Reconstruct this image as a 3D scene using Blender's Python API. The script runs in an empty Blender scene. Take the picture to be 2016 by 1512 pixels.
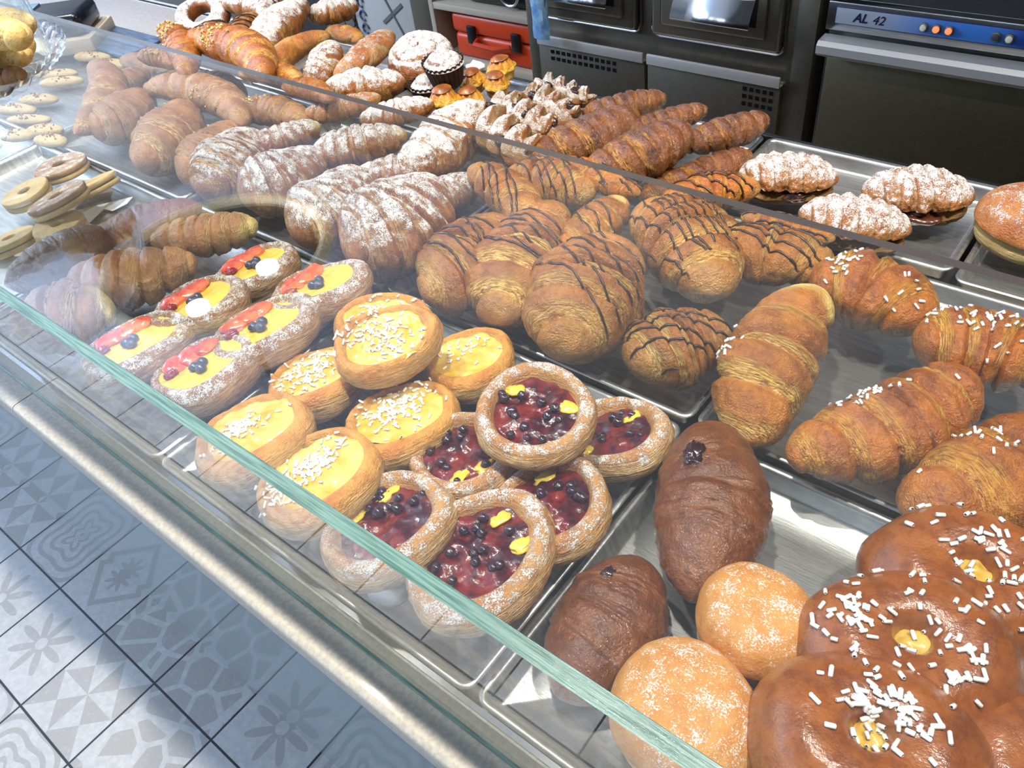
import bpy, bmesh, math, random
import numpy as np
from mathutils import Matrix, Vector
from mathutils.bvhtree import BVHTree

sc = bpy.context.scene
COL = sc.collection
# ------------------------------------------------------------------ camera
F = 1580.0
RM = np.array([[0.77959301, 0.3652024, -0.50878477],
               [0.61546304, -0.59712178, 0.51444225],
               [-0.11593093, -0.7141938, -0.69028055]])
CAM = np.array([0.63609054, -0.1382834, 1.5])
cd = bpy.data.cameras.new('camera'); cam = bpy.data.objects.new('camera', cd); COL.objects.link(cam)
cd.sensor_width = 36.0; cd.lens = 36.0 * F / 2016.0; cd.clip_start = 0.02
mw = Matrix.Identity(4)
for i in range(3):
    mw[i][0] = RM[i][0]; mw[i][1] = -RM[i][1]; mw[i][2] = -RM[i][2]; mw[i][3] = CAM[i]
cam.matrix_world = mw
sc.camera = cam
# ------------------------------------------------------------------ look, world, lights
sc.view_settings.view_transform = 'Standard'; sc.view_settings.look = 'None'
sc.view_settings.gamma = 1; sc.view_settings.use_curve_mapping = False
sc.view_settings.exposure = 0.26
sc.cycles.use_denoising = True
sc.cycles.transparent_max_bounces = 24
sc.cycles.max_bounces = 6
sc.cycles.caustics_reflective = False; sc.cycles.caustics_refractive = False
sc.cycles.sample_clamp_indirect = 4.0
w = bpy.data.worlds.new('world'); sc.world = w; w.use_nodes = True
w.node_tree.nodes['Background'].inputs[0].default_value = (0.75, 0.87, 1.0, 1)
w.node_tree.nodes['Background'].inputs[1].default_value = 0.13

def light(name, kind, loc, target, energy, color, **kw):
    ld = bpy.data.lights.new(name, kind); ld.energy = energy; ld.color = color
    for k, v in kw.items(): setattr(ld, k, v)
    o = bpy.data.objects.new(name, ld); COL.objects.link(o); o.location = loc
    d = Vector(target) - Vector(loc); o.rotation_euler = d.to_track_quat('-Z', 'Y').to_euler()
    return o
WARM = (1.0, 0.93, 0.82)
for i, (x, y) in enumerate([(0.25, 0.14), (1.0, 0.14), (-0.55, 0.16), (-1.35, 0.18)]):
    light('ceiling_spot_light', 'SPOT', (x, y, 2.66), (x - 0.03, y + 0.16, 0.9), 84, WARM,
          spot_size=math.radians(75), spot_blend=0.6, shadow_soft_size=0.035)
for i, (x, y, tx) in enumerate([(1.5, 0.85, .25), (1.5, 1.35, -.6)]):  # added spots, out of view at the right, to brighten the back trays
    light('ceiling_spot_light', 'SPOT', (x, y, 2.66), (tx, .78, 0.95), 40, WARM,
          spot_size=math.radians(44), spot_blend=0.6, shadow_soft_size=0.03)
light('window_daylight', 'AREA', (-3.3, -1.2, 1.9), (-1.2, 0.7, 1.9), 40, (0.40, 0.62, 1.0), shape='RECTANGLE', size=2.6, size_y=1.7)
light('ceiling_fill_light', 'AREA', (-3.35, .05, 2.0), (-2.6, 1.7, 2.9), 125, (0.62, 0.74, 1.0), shape='RECTANGLE', size=.8, size_y=.8)  # added fill aimed at the ceiling, strengthens the haze mirrored in the glass
light('shopfront_daylight', 'AREA', (-0.6, -2.7, 1.7), (-0.3, -0.6, 0.0), 5, (0.86, 0.89, 1.0), shape='RECTANGLE', size=3.2, size_y=2.0)

# ------------------------------------------------------------------ helpers
def at(px, py, z):
    d = RM @ np.array([px - 1008.0, py - 756.0, F]); return CAM + d * (z - CAM[2]) / d[2]
def aty(px, py, y):
    d = RM @ np.array([px - 1008.0, py - 756.0, F]); return CAM + d * (y - CAM[1]) / d[1]
def lin(c):
    return tuple((v / 255 / 12.92) if v / 255 <= 0.04045 else ((v / 255 + 0.055) / 1.055) ** 2.4 for v in c) + (1.0,)

def _h(ix, iy, iz, s):
    n = (ix * 374761393 + iy * 668265263 + iz * 2147483647 + s * 1274126177) & 0xffffffff
    n = ((n ^ (n >> 13)) * 1274126177) & 0xffffffff
    n = (n ^ (n >> 16)) & 0xffffffff
    return n.astype(np.float64) / 4294967295.0 * 2 - 1
def vnoise(P, scale, seed=0):
    Q = P * scale; I = np.floor(Q).astype(np.int64); f = Q - I; f = f * f * (3 - 2 * f)
    r = 0
    for a in (0, 1):
        for b in (0, 1):
            for c in (0, 1):
                wgt = (f[:, 0] if a else 1 - f[:, 0]) * (f[:, 1] if b else 1 - f[:, 1]) * (f[:, 2] if c else 1 - f[:, 2])
                r = r + wgt * _h(I[:, 0] + a, I[:, 1] + b, I[:, 2] + c, seed)
    return r
def fbm(P, scale, seed=0, o=3):
    return sum(vnoise(P, scale * 2 ** k, seed + k) * 0.5 ** k for k in range(o))
def sstep(a, b, x):
    t = np.clip((x - a) / (b - a), 0, 1); return t * t * (3 - 2 * t)

def mesh_obj(name, V, Fc, mat=None, parent=None, smooth=True, attrs=None, mats=None, midx=None):
    me = bpy.data.meshes.new(name)
    me.from_pydata([tuple(v) for v in V], [], [tuple(f) for f in Fc])
    if smooth: me.polygons.foreach_set('use_smooth', [True] * len(me.polygons))
    if attrs:
        for k, a in attrs.items():
            a = np.asarray(a, dtype=np.float32)
            if a.ndim == 1:
                at_ = me.attributes.new(k, 'FLOAT', 'POINT'); at_.data.foreach_set('value', a)
            else:
                at_ = me.attributes.new(k, 'FLOAT_VECTOR', 'POINT'); at_.data.foreach_set('vector', a.ravel())
    if mats:
        for m in mats: me.materials.append(m)
        if midx is not None: me.polygons.foreach_set('material_index', midx)
    elif mat: me.materials.append(mat)
    me.update()
    o = bpy.data.objects.new(name, me); COL.objects.link(o)
    if parent is not None: o.parent = parent
    return o
def tag(o, label, cat, group=None):
    o['label'] = label; o['category'] = cat
    if group: o['group'] = group
    return o
def struct(o):
    o['kind'] = 'structure'; return o
def empty(name, loc=(0, 0, 0), rz=0):
    o = bpy.data.objects.new(name, None); COL.objects.link(o); o.location = loc; o.rotation_euler = (0, 0, rz)
    o.empty_display_size = 0.05; return o
class MB:
    """collects simple shapes into one mesh"""
    def __init__(s): s.bm = bmesh.new()
    def box(s, x0, x1, y0, y1, z0, z1, bev=0, seg=2):
        r = bmesh.ops.create_cube(s.bm, size=1)
        for v in r['verts']:
            v.co = Vector((x0 + (v.co.x + .5) * (x1 - x0), y0 + (v.co.y + .5) * (y1 - y0), z0 + (v.co.z + .5) * (z1 - z0)))
        if bev:
            es = list({e for v in r['verts'] for e in v.link_edges})
            bmesh.ops.bevel(s.bm, geom=es, offset=bev, segments=seg, affect='EDGES', profile=.5)
        return s
    def cyl(s, c, r, h, axis='Z', seg=32, r2=None, bev=0):
        m = Matrix.Translation(Vector(c))
        if axis == 'Y': m = m @ Matrix.Rotation(math.pi / 2, 4, 'X')
        if axis == 'X': m = m @ Matrix.Rotation(math.pi / 2, 4, 'Y')
        rr = bmesh.ops.create_cone(s.bm, cap_ends=True, segments=seg, radius1=r, radius2=r if r2 is None else r2, depth=h, matrix=m)
        if bev:
            es = [e for e in {e for v in rr['verts'] for e in v.link_edges} if any(len(f.verts) > 4 for f in e.link_faces)]
            bmesh.ops.bevel(s.bm, geom=es, offset=bev, segments=2, affect='EDGES', profile=.5)
        return s
    def tube(s, pts, r, seg=8):
        V, Fc = tube_geo(pts, r, seg); vs = [s.bm.verts.new(v) for v in V]
        for f in Fc: s.bm.faces.new([vs[i] for i in f])
        return s
    def build(s, name, mat, parent=None, smooth=True):
        me = bpy.data.meshes.new(name); bmesh.ops.recalc_face_normals(s.bm, faces=s.bm.faces)
        s.bm.to_mesh(me); s.bm.free()
        if smooth:
            me.polygons.foreach_set('use_smooth', [True] * len(me.polygons))
            try: me.set_sharp_from_angle(angle=math.radians(38))
            except Exception: pass
        me.materials.append(mat)
        o = bpy.data.objects.new(name, me); COL.objects.link(o)
        if parent is not None: o.parent = parent
        return o
def tube_geo(pts, r, seg=8):
    pts = [Vector(p) for p in pts]; n = len(pts); V = []; Fc = []
    up = Vector((0, 0, 1))
    for i, p in enumerate(pts):
        t = (pts[min(i + 1, n - 1)] - pts[max(i - 1, 0)])
        if t.length < 1e-9: t = Vector((1, 0, 0))
        t.normalize()
        a = t.cross(up)
        if a.length < 1e-3: a = t.cross(Vector((0, 1, 0)))
        a.normalize(); b = a.cross(t)
        rr = r[i] if hasattr(r, '__len__') else r
        for k in range(seg):
            q = 2 * math.pi * k / seg
            V.append(p + a * math.cos(q) * rr + b * math.sin(q) * rr)
    for i in range(n - 1):
        for k in range(seg):
            k2 = (k + 1) % seg
            Fc.append((i * seg + k, i * seg + k2, (i + 1) * seg + k2, (i + 1) * seg + k))
    Fc.append(tuple(range(seg))); Fc.append(tuple(reversed(range((n - 1) * seg, n * seg))))
    return V, Fc

# ------------------------------------------------------------------ materials
class NT:
    def __init__(s, name):
        s.m = bpy.data.materials.new(name); s.m.use_nodes = True; s.t = s.m.node_tree; s.n = s.t.nodes; s.l = s.t.links
        s.bsdf = s.n['Principled BSDF']; s.out = s.n['Material Output']
    def new(s, typ, **kw):
        n = s.n.new(typ)
        for k, v in kw.items(): setattr(n, k, v)
        return n
    def link(s, a, b): s.l.new(a, b)
    def val(s, sock, v):
        if isinstance(v, bpy.types.NodeSocket): s.link(v, sock)
        else: sock.default_value = v
    def math(s, op, a, b=0.0, c=None, clamp=False):
        n = s.new('ShaderNodeMath', operation=op); n.use_clamp = clamp
        s.val(n.inputs[0], a); s.val(n.inputs[1], b)
        if c is not None: s.val(n.inputs[2], c)
        return n.outputs[0]
    def mix(s, f, a, b):
        n = s.new('ShaderNodeMix', data_type='RGBA'); s.val(n.inputs[0], f); s.val(n.inputs[6], a); s.val(n.inputs[7], b); return n.outputs[2]
    def noise(s, vec, scale, detail=3, rough=.6, out=0):
        n = s.new('ShaderNodeTexNoise'); n.inputs['Scale'].default_value = scale; n.inputs['Detail'].default_value = detail
        n.inputs['Roughness'].default_value = rough
        if vec is not None: s.link(vec, n.inputs['Vector'])
        return n.outputs[out]
    def ramp(s, x, a, b):
        n = s.new('ShaderNodeMapRange', interpolation_type='SMOOTHSTEP'); s.val(n.inputs[0], x)
        s.val(n.inputs[1], a); s.val(n.inputs[2], b); return n.outputs[0]
    def attr(s, name, out='Fac'):
        n = s.new('ShaderNodeAttribute'); n.attribute_name = name; return n.outputs[out]
    def obj(s): return s.new('ShaderNodeTexCoord').outputs['Object']
    def scale(s, vec, v):
        n = s.new('ShaderNodeVectorMath', operation='MULTIPLY'); s.link(vec, n.inputs[0]); n.inputs[1].default_value = v; return n.outputs[0]
    def bump(s, h, strength, dist=.001, normal=None):
        n = s.new('ShaderNodeBump'); n.inputs['Strength'].default_value = strength; n.inputs['Distance'].default_value = dist
        s.link(h, n.inputs['Height'])
        if normal is not None: s.link(normal, n.inputs['Normal'])
        return n.outputs[0]

_mc = {}
def dough(name, dark, light, pale, rough=.45, coat=.3, sugar=0.0, stripe=70, wrinkle=.6, grain=(0, 0, 0), grains=0.0):
    if name in _mc: return _mc[name]
    t = NT(name); o = t.obj(); puv = t.attr('puv', 'Vector')
    big = t.noise(o, 38, 3); med = t.noise(o, 130, 4, .65); fine = t.noise(o, 520, 3, .7)
    st = t.noise(t.scale(puv, (stripe, 2.6, 1.0)), 1.0, 3, .65)
    st2 = t.noise(t.scale(puv, (stripe * 2.7, 4, 1.0)), 1.0, 2, .6)
    tone = t.attr('tone')
    k = t.math('ADD', t.math('MULTIPLY', big, .9), t.math('MULTIPLY', med, .55))
    base = t.mix(t.ramp(k, .45, .98), lin(dark), lin(light))
    # laminated, paler bands where the layers open
    ps = t.math('MULTIPLY', tone, t.ramp(t.math('ADD', t.math('MULTIPLY', st, .7), t.math('MULTIPLY', st2, .35)), .46, .60))
    ps = t.math('ADD', t.math('MULTIPLY', ps, .85), t.math('MULTIPLY', tone, .15), clamp=True)
    base = t.mix(ps, base, lin(pale))
    cr = t.ramp(st2, .44, .34)
    base = t.mix(t.math('MULTIPLY', cr, t.math('ADD', t.math('MULTIPLY', tone, .55), .18)), base, lin(tuple(c * .66 for c in dark)))
    base = t.mix(t.attr('pale'), base, lin((244, 222, 140)))
    if grains:
        g = t.ramp(t.noise(o, 900, 2, .5), .62 - grains * .06, .70)
        base = t.mix(t.math('MULTIPLY', g, .85), base, lin(grain))
    h = t.math('ADD', t.math('MULTIPLY', st, t.math('ADD', t.math('MULTIPLY', tone, 1.6), .25)), t.math('MULTIPLY', med, .9))
    h = t.math('ADD', h, t.math('MULTIPLY', fine, .35))
    r = t.math('ADD', t.math('MULTIPLY', med, .3), rough - .15)
    if sugar > 0:
        dust = t.attr('dust')
        cl = t.noise(o, 90, 4, .7)
        sp = t.noise(o, 850, 3, .7)
        f = t.math('ADD', t.math('MULTIPLY', cl, .65), t.math('MULTIPLY', sp, .85))
        th = t.math('SUBTRACT', 1.04, t.math('MULTIPLY', dust, .34 * sugar))
        m = t.math('MULTIPLY', t.ramp(t.math('SUBTRACT', f, th), -.03, .05), t.ramp(dust, .02, .25))
        base = t.mix(t.math('MULTIPLY', m, .93), base, (0.86, 0.86, 0.86, 1))
        r = t.math('MAXIMUM', r, m)
        h = t.math('ADD', h, t.math('MULTIPLY', m, .6))
        t.link(t.math('MULTIPLY', t.math('SUBTRACT', 1, m), coat), t.bsdf.inputs['Coat Weight'])
    else:
        t.bsdf.inputs['Coat Weight'].default_value = coat
    t.bsdf.inputs['Coat Roughness'].default_value = .14
    nb = t.bump(h, min(wrinkle * 1.25, 1), .0042)
    t.link(nb, t.bsdf.inputs['Normal']); t.link(nb, t.bsdf.inputs['Coat Normal'])
    t.link(base, t.bsdf.inputs['Base Color']); t.link(r, t.bsdf.inputs['Roughness'])
    _mc[name] = t.m; return t.m

def simple(name, c, rough=.5, metal=0.0, coat=0.0, bump=0.0, bscale=200, var=0.0, aniso=None, c2=None, spec=None, trans=0, sss=0):
    if name in _mc: return _mc[name]
    t = NT(name); b = t.bsdf
    b.inputs['Base Color'].default_value = lin(c); b.inputs['Roughness'].default_value = rough
    b.inputs['Metallic'].default_value = metal; b.inputs['Coat Weight'].default_value = coat
    b.inputs['Coat Roughness'].default_value = .12
    if spec is not None: b.inputs['Specular IOR Level'].default_value = spec
    if trans: b.inputs['Transmission Weight'].default_value = trans
    o = t.obj()
    if aniso: o = t.scale(o, aniso)
    if bump:
        t.link(t.bump(t.noise(o, bscale, 4, .6), bump, .001), b.inputs['Normal'])
    if var or c2:
        n = t.noise(o, bscale * .35, 4, .6)
        t.link(t.mix(t.ramp(n, .35, .65), lin(c), lin(c2 or tuple(v * (1 - var) for v in c))), b.inputs['Base Color'])
        t.link(t.math('ADD', t.math('MULTIPLY', n, .16), rough - .08), b.inputs['Roughness'])
    _mc[name] = t.m; return t.m

def glass_mat(name, tint=(.97, .985, .98), dirt=.05, ior=1.5, rough=0.0):
    if name in _mc: return _mc[name]
    t = NT(name); t.n.remove(t.bsdf)
    geo = t.new('ShaderNodeNewGeometry')
    i = t.new('ShaderNodeMix'); t.link(geo.outputs['Backfacing'], i.inputs[0]); i.inputs[2].default_value = ior; i.inputs[3].default_value = 1 / ior
    fr = t.new('ShaderNodeFresnel'); t.link(i.outputs[0], fr.inputs['IOR'])
    tr = t.new('ShaderNodeBsdfTransparent'); tr.inputs[0].default_value = (*tint, 1)
    gl = t.new('ShaderNodeBsdfGlossy'); gl.inputs['Roughness'].default_value = rough; gl.inputs['Color'].default_value = (1, 1, 1, 1)
    m = t.new('ShaderNodeMixShader'); t.link(fr.outputs[0], m.inputs[0]); t.link(tr.outputs[0], m.inputs[1]); t.link(gl.outputs[0], m.inputs[2])
    res = m.outputs[0]
    if dirt:
        o = t.new('ShaderNodeTexCoord').outputs['Object']
        sm = t.ramp(t.noise(o, 5.5, 5, .65), .42, .8)
        sc1 = t.ramp(t.noise(t.scale(o, (14, 340, 14)), 1, 2, .5), .70, .78)
        sc2 = t.ramp(t.noise(t.scale(o, (300, 9, 14)), 1, 2, .5), .72, .79)
        spk = t.ramp(t.noise(o, 420, 1, .5), .76, .82)
        f = t.math('ADD', t.math('MULTIPLY', sm, dirt), t.math('MULTIPLY', t.math('ADD', t.math('ADD', sc1, sc2), spk), dirt * 1.1))
        f = t.math('ADD', f, dirt * .35)
        df = t.new('ShaderNodeBsdfDiffuse'); df.inputs[0].default_value = (.85, .87, .9, 1)
        m2 = t.new('ShaderNodeMixShader'); t.link(f, m2.inputs[0]); t.link(res, m2.inputs[1]); t.link(df.outputs[0], m2.inputs[2]); res = m2.outputs[0]
    t.link(res, t.out.inputs[0]); _mc[name] = t.m; return t.m

def emis(name, c, s):
    if name in _mc: return _mc[name]
    t = NT(name); t.bsdf.inputs['Base Color'].default_value = (*c, 1)
    t.bsdf.inputs['Emission Color'].default_value = (*c, 1); t.bsdf.inputs['Emission Strength'].default_value = s
    _mc[name] = t.m; return t.m

M_ALU = simple('aluminium_tray', (210, 211, 210), .34, .90, 0, .12, 60, .14, aniso=(1, 9, 1))
M_STEEL = simple('brushed_steel', (178, 178, 176), .24, 1.0, 0, .05, 40, .10, aniso=(1, 1, 14))
M_STEELD = simple('dark_steel', (166, 158, 142), .40, 1.0, 0, .04, 40, .12)
M_CHROME = simple('bright_steel', (225, 228, 232), .16, 1.0)
M_BLACK = simple('black_plastic', (14, 14, 15), .35)
M_GLASS = glass_mat('case_glass', dirt=.014)
M_GLASS_EDGE = simple('glass_edge_teal', (62, 98, 92), .2, 0, .4, .25, 60, 0, c2=(108, 144, 136), aniso=(1, 30, 1))
M_CUST = simple('custard', (212, 166, 40), .3, 0, .4, .8, 90, 0, c2=(230, 198, 112))
M_CUST2 = simple('custard_deep', (218, 186, 62), .25, 0, .5, .4, 110, 0, c2=(240, 208, 80))
M_JAM = simple('berry_jam', (124, 34, 34), .2, 0, .6, .9, 160, 0, c2=(52, 12, 30))
M_JAMD = simple('dark_jam', (40, 14, 22), .15, 0, .8, .4, 160)
M_BLUE = simple('blueberry_skin', (36, 36, 52), .32, 0, .35, .3, 300, 0, c2=(66, 70, 92))
M_BLACKB = simple('baked_berry', (30, 18, 34), .25, 0, .6, .3, 300, 0, c2=(58, 34, 56))
M_RASP = simple('raspberry', (140, 26, 44), .3, 0, .5, .3, 300)
M_STRAW = simple('strawberry_flesh', (190, 42, 34), .2, 0, .6, .5, 160, 0, c2=(228, 120, 78))
M_CHOC = simple('chocolate', (48, 26, 17), .3, 0, .4, .2, 200)
M_NUT = simple('hazelnut_cream', (84, 46, 30), .2, 0, .7, .2, 120)
M_SUG = simple('pearl_sugar', (246, 244, 240), .6, 0, 0, .3, 700)
M_PIST = simple('chopped_nuts', (232, 212, 152), .6, 0, 0, .3, 700, 0, c2=(160, 150, 70))

D = dict(
    gold=dough('golden_dough', (132, 68, 16), (190, 118, 36), (238, 198, 108), .36, .5),
    honey=dough('honey_glazed_dough', (122, 56, 10), (192, 110, 24), (240, 184, 78), .30, .7),
    rose=dough('pale_brown_dough', (134, 84, 48), (184, 130, 80), (228, 190, 132), .40, .35),
    powder=dough('powdered_dough', (120, 66, 26), (174, 108, 50), (228, 186, 118), .5, .1, sugar=1.0),
    powderh=dough('heavily_powdered_dough', (124, 62, 20), (180, 106, 40), (232, 184, 104), .5, .1, sugar=1.15),
    powderl=dough('lightly_powdered_dough', (160, 88, 34), (200, 130, 62), (234, 196, 130), .45, .2, sugar=.75),
    seed=dough('wholegrain_dough', (66, 28, 6), (134, 74, 20), (214, 154, 70), .26, 1.0, grain=(50, 24, 14), grains=1.4),
    choco=dough('drizzled_dough', (122, 66, 18), (178, 112, 40), (236, 196, 112), .34, .55),
    brown=dough('brown_brioche_dough', (88, 44, 18), (128, 72, 34), (154, 98, 52), .34, .6, stripe=24, wrinkle=.4),
    cust=dough('custard_crust', (190, 116, 44), (226, 166, 80), (244, 212, 138), .40, .3, stripe=90),
    berry=dough('berry_crust', (176, 106, 46), (218, 158, 86), (242, 212, 150), .45, .2, sugar=.85, stripe=90),
    fruit=dough('fruit_crust', (136, 82, 44), (180, 126, 76), (228, 192, 140), .45, .2, sugar=.9, stripe=90),
    bun=dough('brioche_bun_dough', (118, 58, 20), (166, 94, 34), (196, 128, 56), .28, .6, stripe=10, wrinkle=.14),
    krapf=dough('sugared_bun_dough', (200, 130, 58), (220, 158, 86), (238, 216, 164), .6, .0, sugar=.66, stripe=10, wrinkle=.3),
    cookie=dough('biscuit_dough', (190, 158, 102), (216, 190, 136), (228, 210, 164), .6, 0, stripe=10, wrinkle=.3),
    cookied=dough('brown_biscuit_dough', (140, 102, 74), (176, 140, 106), (200, 170, 132), .6, 0, stripe=10, wrinkle=.3, sugar=.7),
    crepe=dough('pale_yellow_dough', (206, 160, 78), (230, 194, 116), (242, 218, 156), .5, .1, stripe=20, wrinkle=.3),
    tart=dough('custard_puff_dough', (170, 92, 16), (222, 156, 40), (236, 190, 74), .4, .3, stripe=20, wrinkle=.3),
    shell=dough('shell_pastry_dough', (132, 72, 30), (194, 132, 72), (236, 206, 150), .5, .05, sugar=1.0, stripe=120),
)
RND = random.Random(5)

# ------------------------------------------------------------------ pastry builders
def frame(A, B, up=(0, 0, 1), roll=0.0):
    A = Vector(A); B = Vector(B); x = (B - A).normalized(); u = Vector(up)
    y = u.cross(x)
    if y.length < 1e-4: y = Vector((0, 1, 0))
    y.normalize(); z = x.cross(y)
    m = Matrix((x, y, z)).transposed().to_4x4()
    if roll: m = m @ Matrix.Rotation(roll, 4, 'X')
    m.translation = (A + B) / 2
    return m
def disc_frame(c, n, az):
    z = Vector(n).normalized(); x0 = Vector((math.cos(az), math.sin(az), 0)); x = (x0 - z * x0.dot(z)).normalized(); y = z.cross(x)
    m = Matrix((x, y, z)).transposed().to_4x4(); m.translation = Vector(c); return m
def grid_faces(nu, nv):
    i = np.arange(nu - 1)[:, None]; j = np.arange(nv - 1)[None, :]
    a = i * nv + j; return np.stack([a, a + 1, a + nv + 1, a + nv], -1).reshape(-1, 4)
def normals_of(P):
    du = np.gradient(P, axis=0); dv = np.gradient(P, axis=1); n = np.cross(du, dv)
    n /= np.linalg.norm(n, axis=-1, keepdims=True) + 1e-12; return n
LOWP = {}
def finish(name, P, mat, M, attrs, flip=False, parent=None):
    nu, nv = P.shape[:2]; Fc = grid_faces(nu, nv)
    n = normals_of(P)
    c = P.reshape(-1, 3).mean(0)
    if np.mean(np.sum(n * (P - c), -1)) < 0: n = -n; Fc = Fc[:, ::-1]
    W = np.array(M.to_3x3())
    up = (n @ W.T)[..., 2]
    attrs = dict(attrs); attrs['dust'] = np.clip(up * 1.25 + .1, 0, 1).ravel() if 'dust' not in attrs else attrs['dust']
    if 'pale' not in attrs: attrs['pale'] = np.zeros(nu * nv)
    o = mesh_obj(name, P.reshape(-1, 3), Fc, mat, attrs={k: (v.reshape(-1, 3) if v.ndim == 3 or (v.ndim == 2 and v.shape[-1] == 3 and v.shape[0] == nu * nv) else v.ravel()) for k, v in attrs.items()}, parent=parent)
    if parent is None: o.matrix_world = M
    LOWP[o.name] = P[::3, ::3].copy() if P.shape[0] % 3 == 1 else np.concatenate([P[::3, ::3], P[-1:, ::3]], 0)
    return o

def croissant(M, L, Wd, bend=.5, N=2.9, h=.12, seed=0, mat=None, name='croissant', pale_ends=(0, 0), tip=.3, flat=.7, slant=.18,
              lump=.07, nu=120, nv=72, fat=.62, twist=0, tonek=1.0, squash=.86, asym=0.0):
    u = np.linspace(0, 1, nu)[:, None]; v = np.linspace(0, 2 * np.pi, nv)[None, :] - np.pi / 2
    t = 2 * u - 1; R = Wd / 2
    tt = (t - asym) / (1 - asym * t); tp = tip + .42 * abs(asym) / .35 * sstep(0, .9, t * np.sign(asym + 1e-9)) if asym else tip
    base = (1 - np.abs(tt) ** 1.8) ** (fat + .1) * (1 - tp) + tp
    base = base * np.sqrt(np.clip(1 - np.abs(t) ** (12 if not asym else np.where(t * np.sign(asym) > 0, 4.0, 12.0)), 0, 1))
    wn = np.sin(v * 1 + seed) * .10 + np.sin(2 * v + seed * 1.7) * .05
    ts = t + .0 * v
    ph = (np.abs(t - asym * .6) + .02) ** .85 * N + (v + np.pi / 2) / (2 * np.pi) * (1 if slant > 0 else -1) + .35 + wn
    kf = np.floor(ph); f = ph - kf
    rl = np.sin(kf * 12.9898 + seed * 3.1 + np.sign(t) * 1.3) * .5
    bulge = sstep(0, .30, f) * (1 - .12 * f) * np.sqrt(np.clip(1 - sstep(.66, 1.0, f) * .85, 0, 1))
    fade = (1 - sstep(.9, 1, np.abs(t)))
    m = 1 + h * 1.75 * (bulge - .75 + rl * .3) * fade
    r = R * base * m
    b = bend if abs(bend) > 1e-3 else 1e-3
    cx = L / 2 * np.sin(b * t) / math.sin(b); cy = L / 2 * (np.cos(b * t) - math.cos(b)) / math.sin(b)
    tx = np.cos(b * t); ty = -np.sin(b * t)
    cv = np.cos(v); sv = np.sin(v) * squash
    P = np.stack([cx - ty * r * cv, cy + tx * r * cv, r * sv + 0 * cx], -1) if False else np.stack([cx + ty * r * cv * -1, cy + tx * r * cv, 0 * cx + r * sv], -1)
    Pf = P.reshape(-1, 3)
    nz = fbm(Pf, 26, seed, 2).reshape(nu, nv) * lump + fbm(Pf, 110, seed + 9, 3).reshape(nu, nv) * .028
    ring = np.stack([cx + 0 * v, cy + 0 * v, 0 * cx + 0 * v], -1)
    P = ring + (P - ring) * (1 + nz)[..., None]
    # lamination lips: thin raised edges following the wraps
    q3 = np.stack([ph / N * 2.2, v * .35 + 0 * u, 0 * ph + seed], -1).reshape(-1, 3)
    tn = (sstep(.5, .8, f) * .8 + .28) * fade
    strp = (vnoise(q3, 11, seed) * .024 + vnoise(q3, 26, seed + 4) * .014).reshape(nu, nv) * tn
    P = ring + (P - ring) * (1 + strp)[..., None]
    lip = sstep(.80, .9, f) * (1 - sstep(.93, .99, f)) * fade
    P = ring + (P - ring) * (1 + lip * .03)[..., None]
    zc = -R * flat * squash
    P[..., 2] = np.where(P[..., 2] < zc, zc + (P[..., 2] - zc) * .12, P[..., 2])
    side = np.clip(1 - (P[..., 2] / (R * squash) + .2), 0, 1) * .25
    nb = vnoise(P.reshape(-1, 3), 70, seed + 31).reshape(nu, nv) * .12
    tone = np.clip((sstep(.60, .84, f + nb) * .95 + (1 - sstep(.0, .10, f)) * .5) * fade * tonek * (.75 + .5 * rl) + side * tonek, 0, 1)
    pale = np.zeros((nu, nv))
    if pale_ends[0]: pale = np.maximum(pale, (1 - sstep(-.93, -.60, t + .10 * np.sin(3 * v + seed))) * pale_ends[0])
    if pale_ends[1]: pale = np.maximum(pale, sstep(.60, .93, t + .10 * np.sin(3 * v + seed)) * pale_ends[1])
    puv = np.stack([ph / N * np.sign(t + 1e-6) + seed * 3.1, (v + 0 * u), 0 * u + 0 * v + seed], -1)
    return finish(name, P, mat, M, dict(tone=tone, pale=pale, puv=puv.reshape(-1, 3)))

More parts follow.
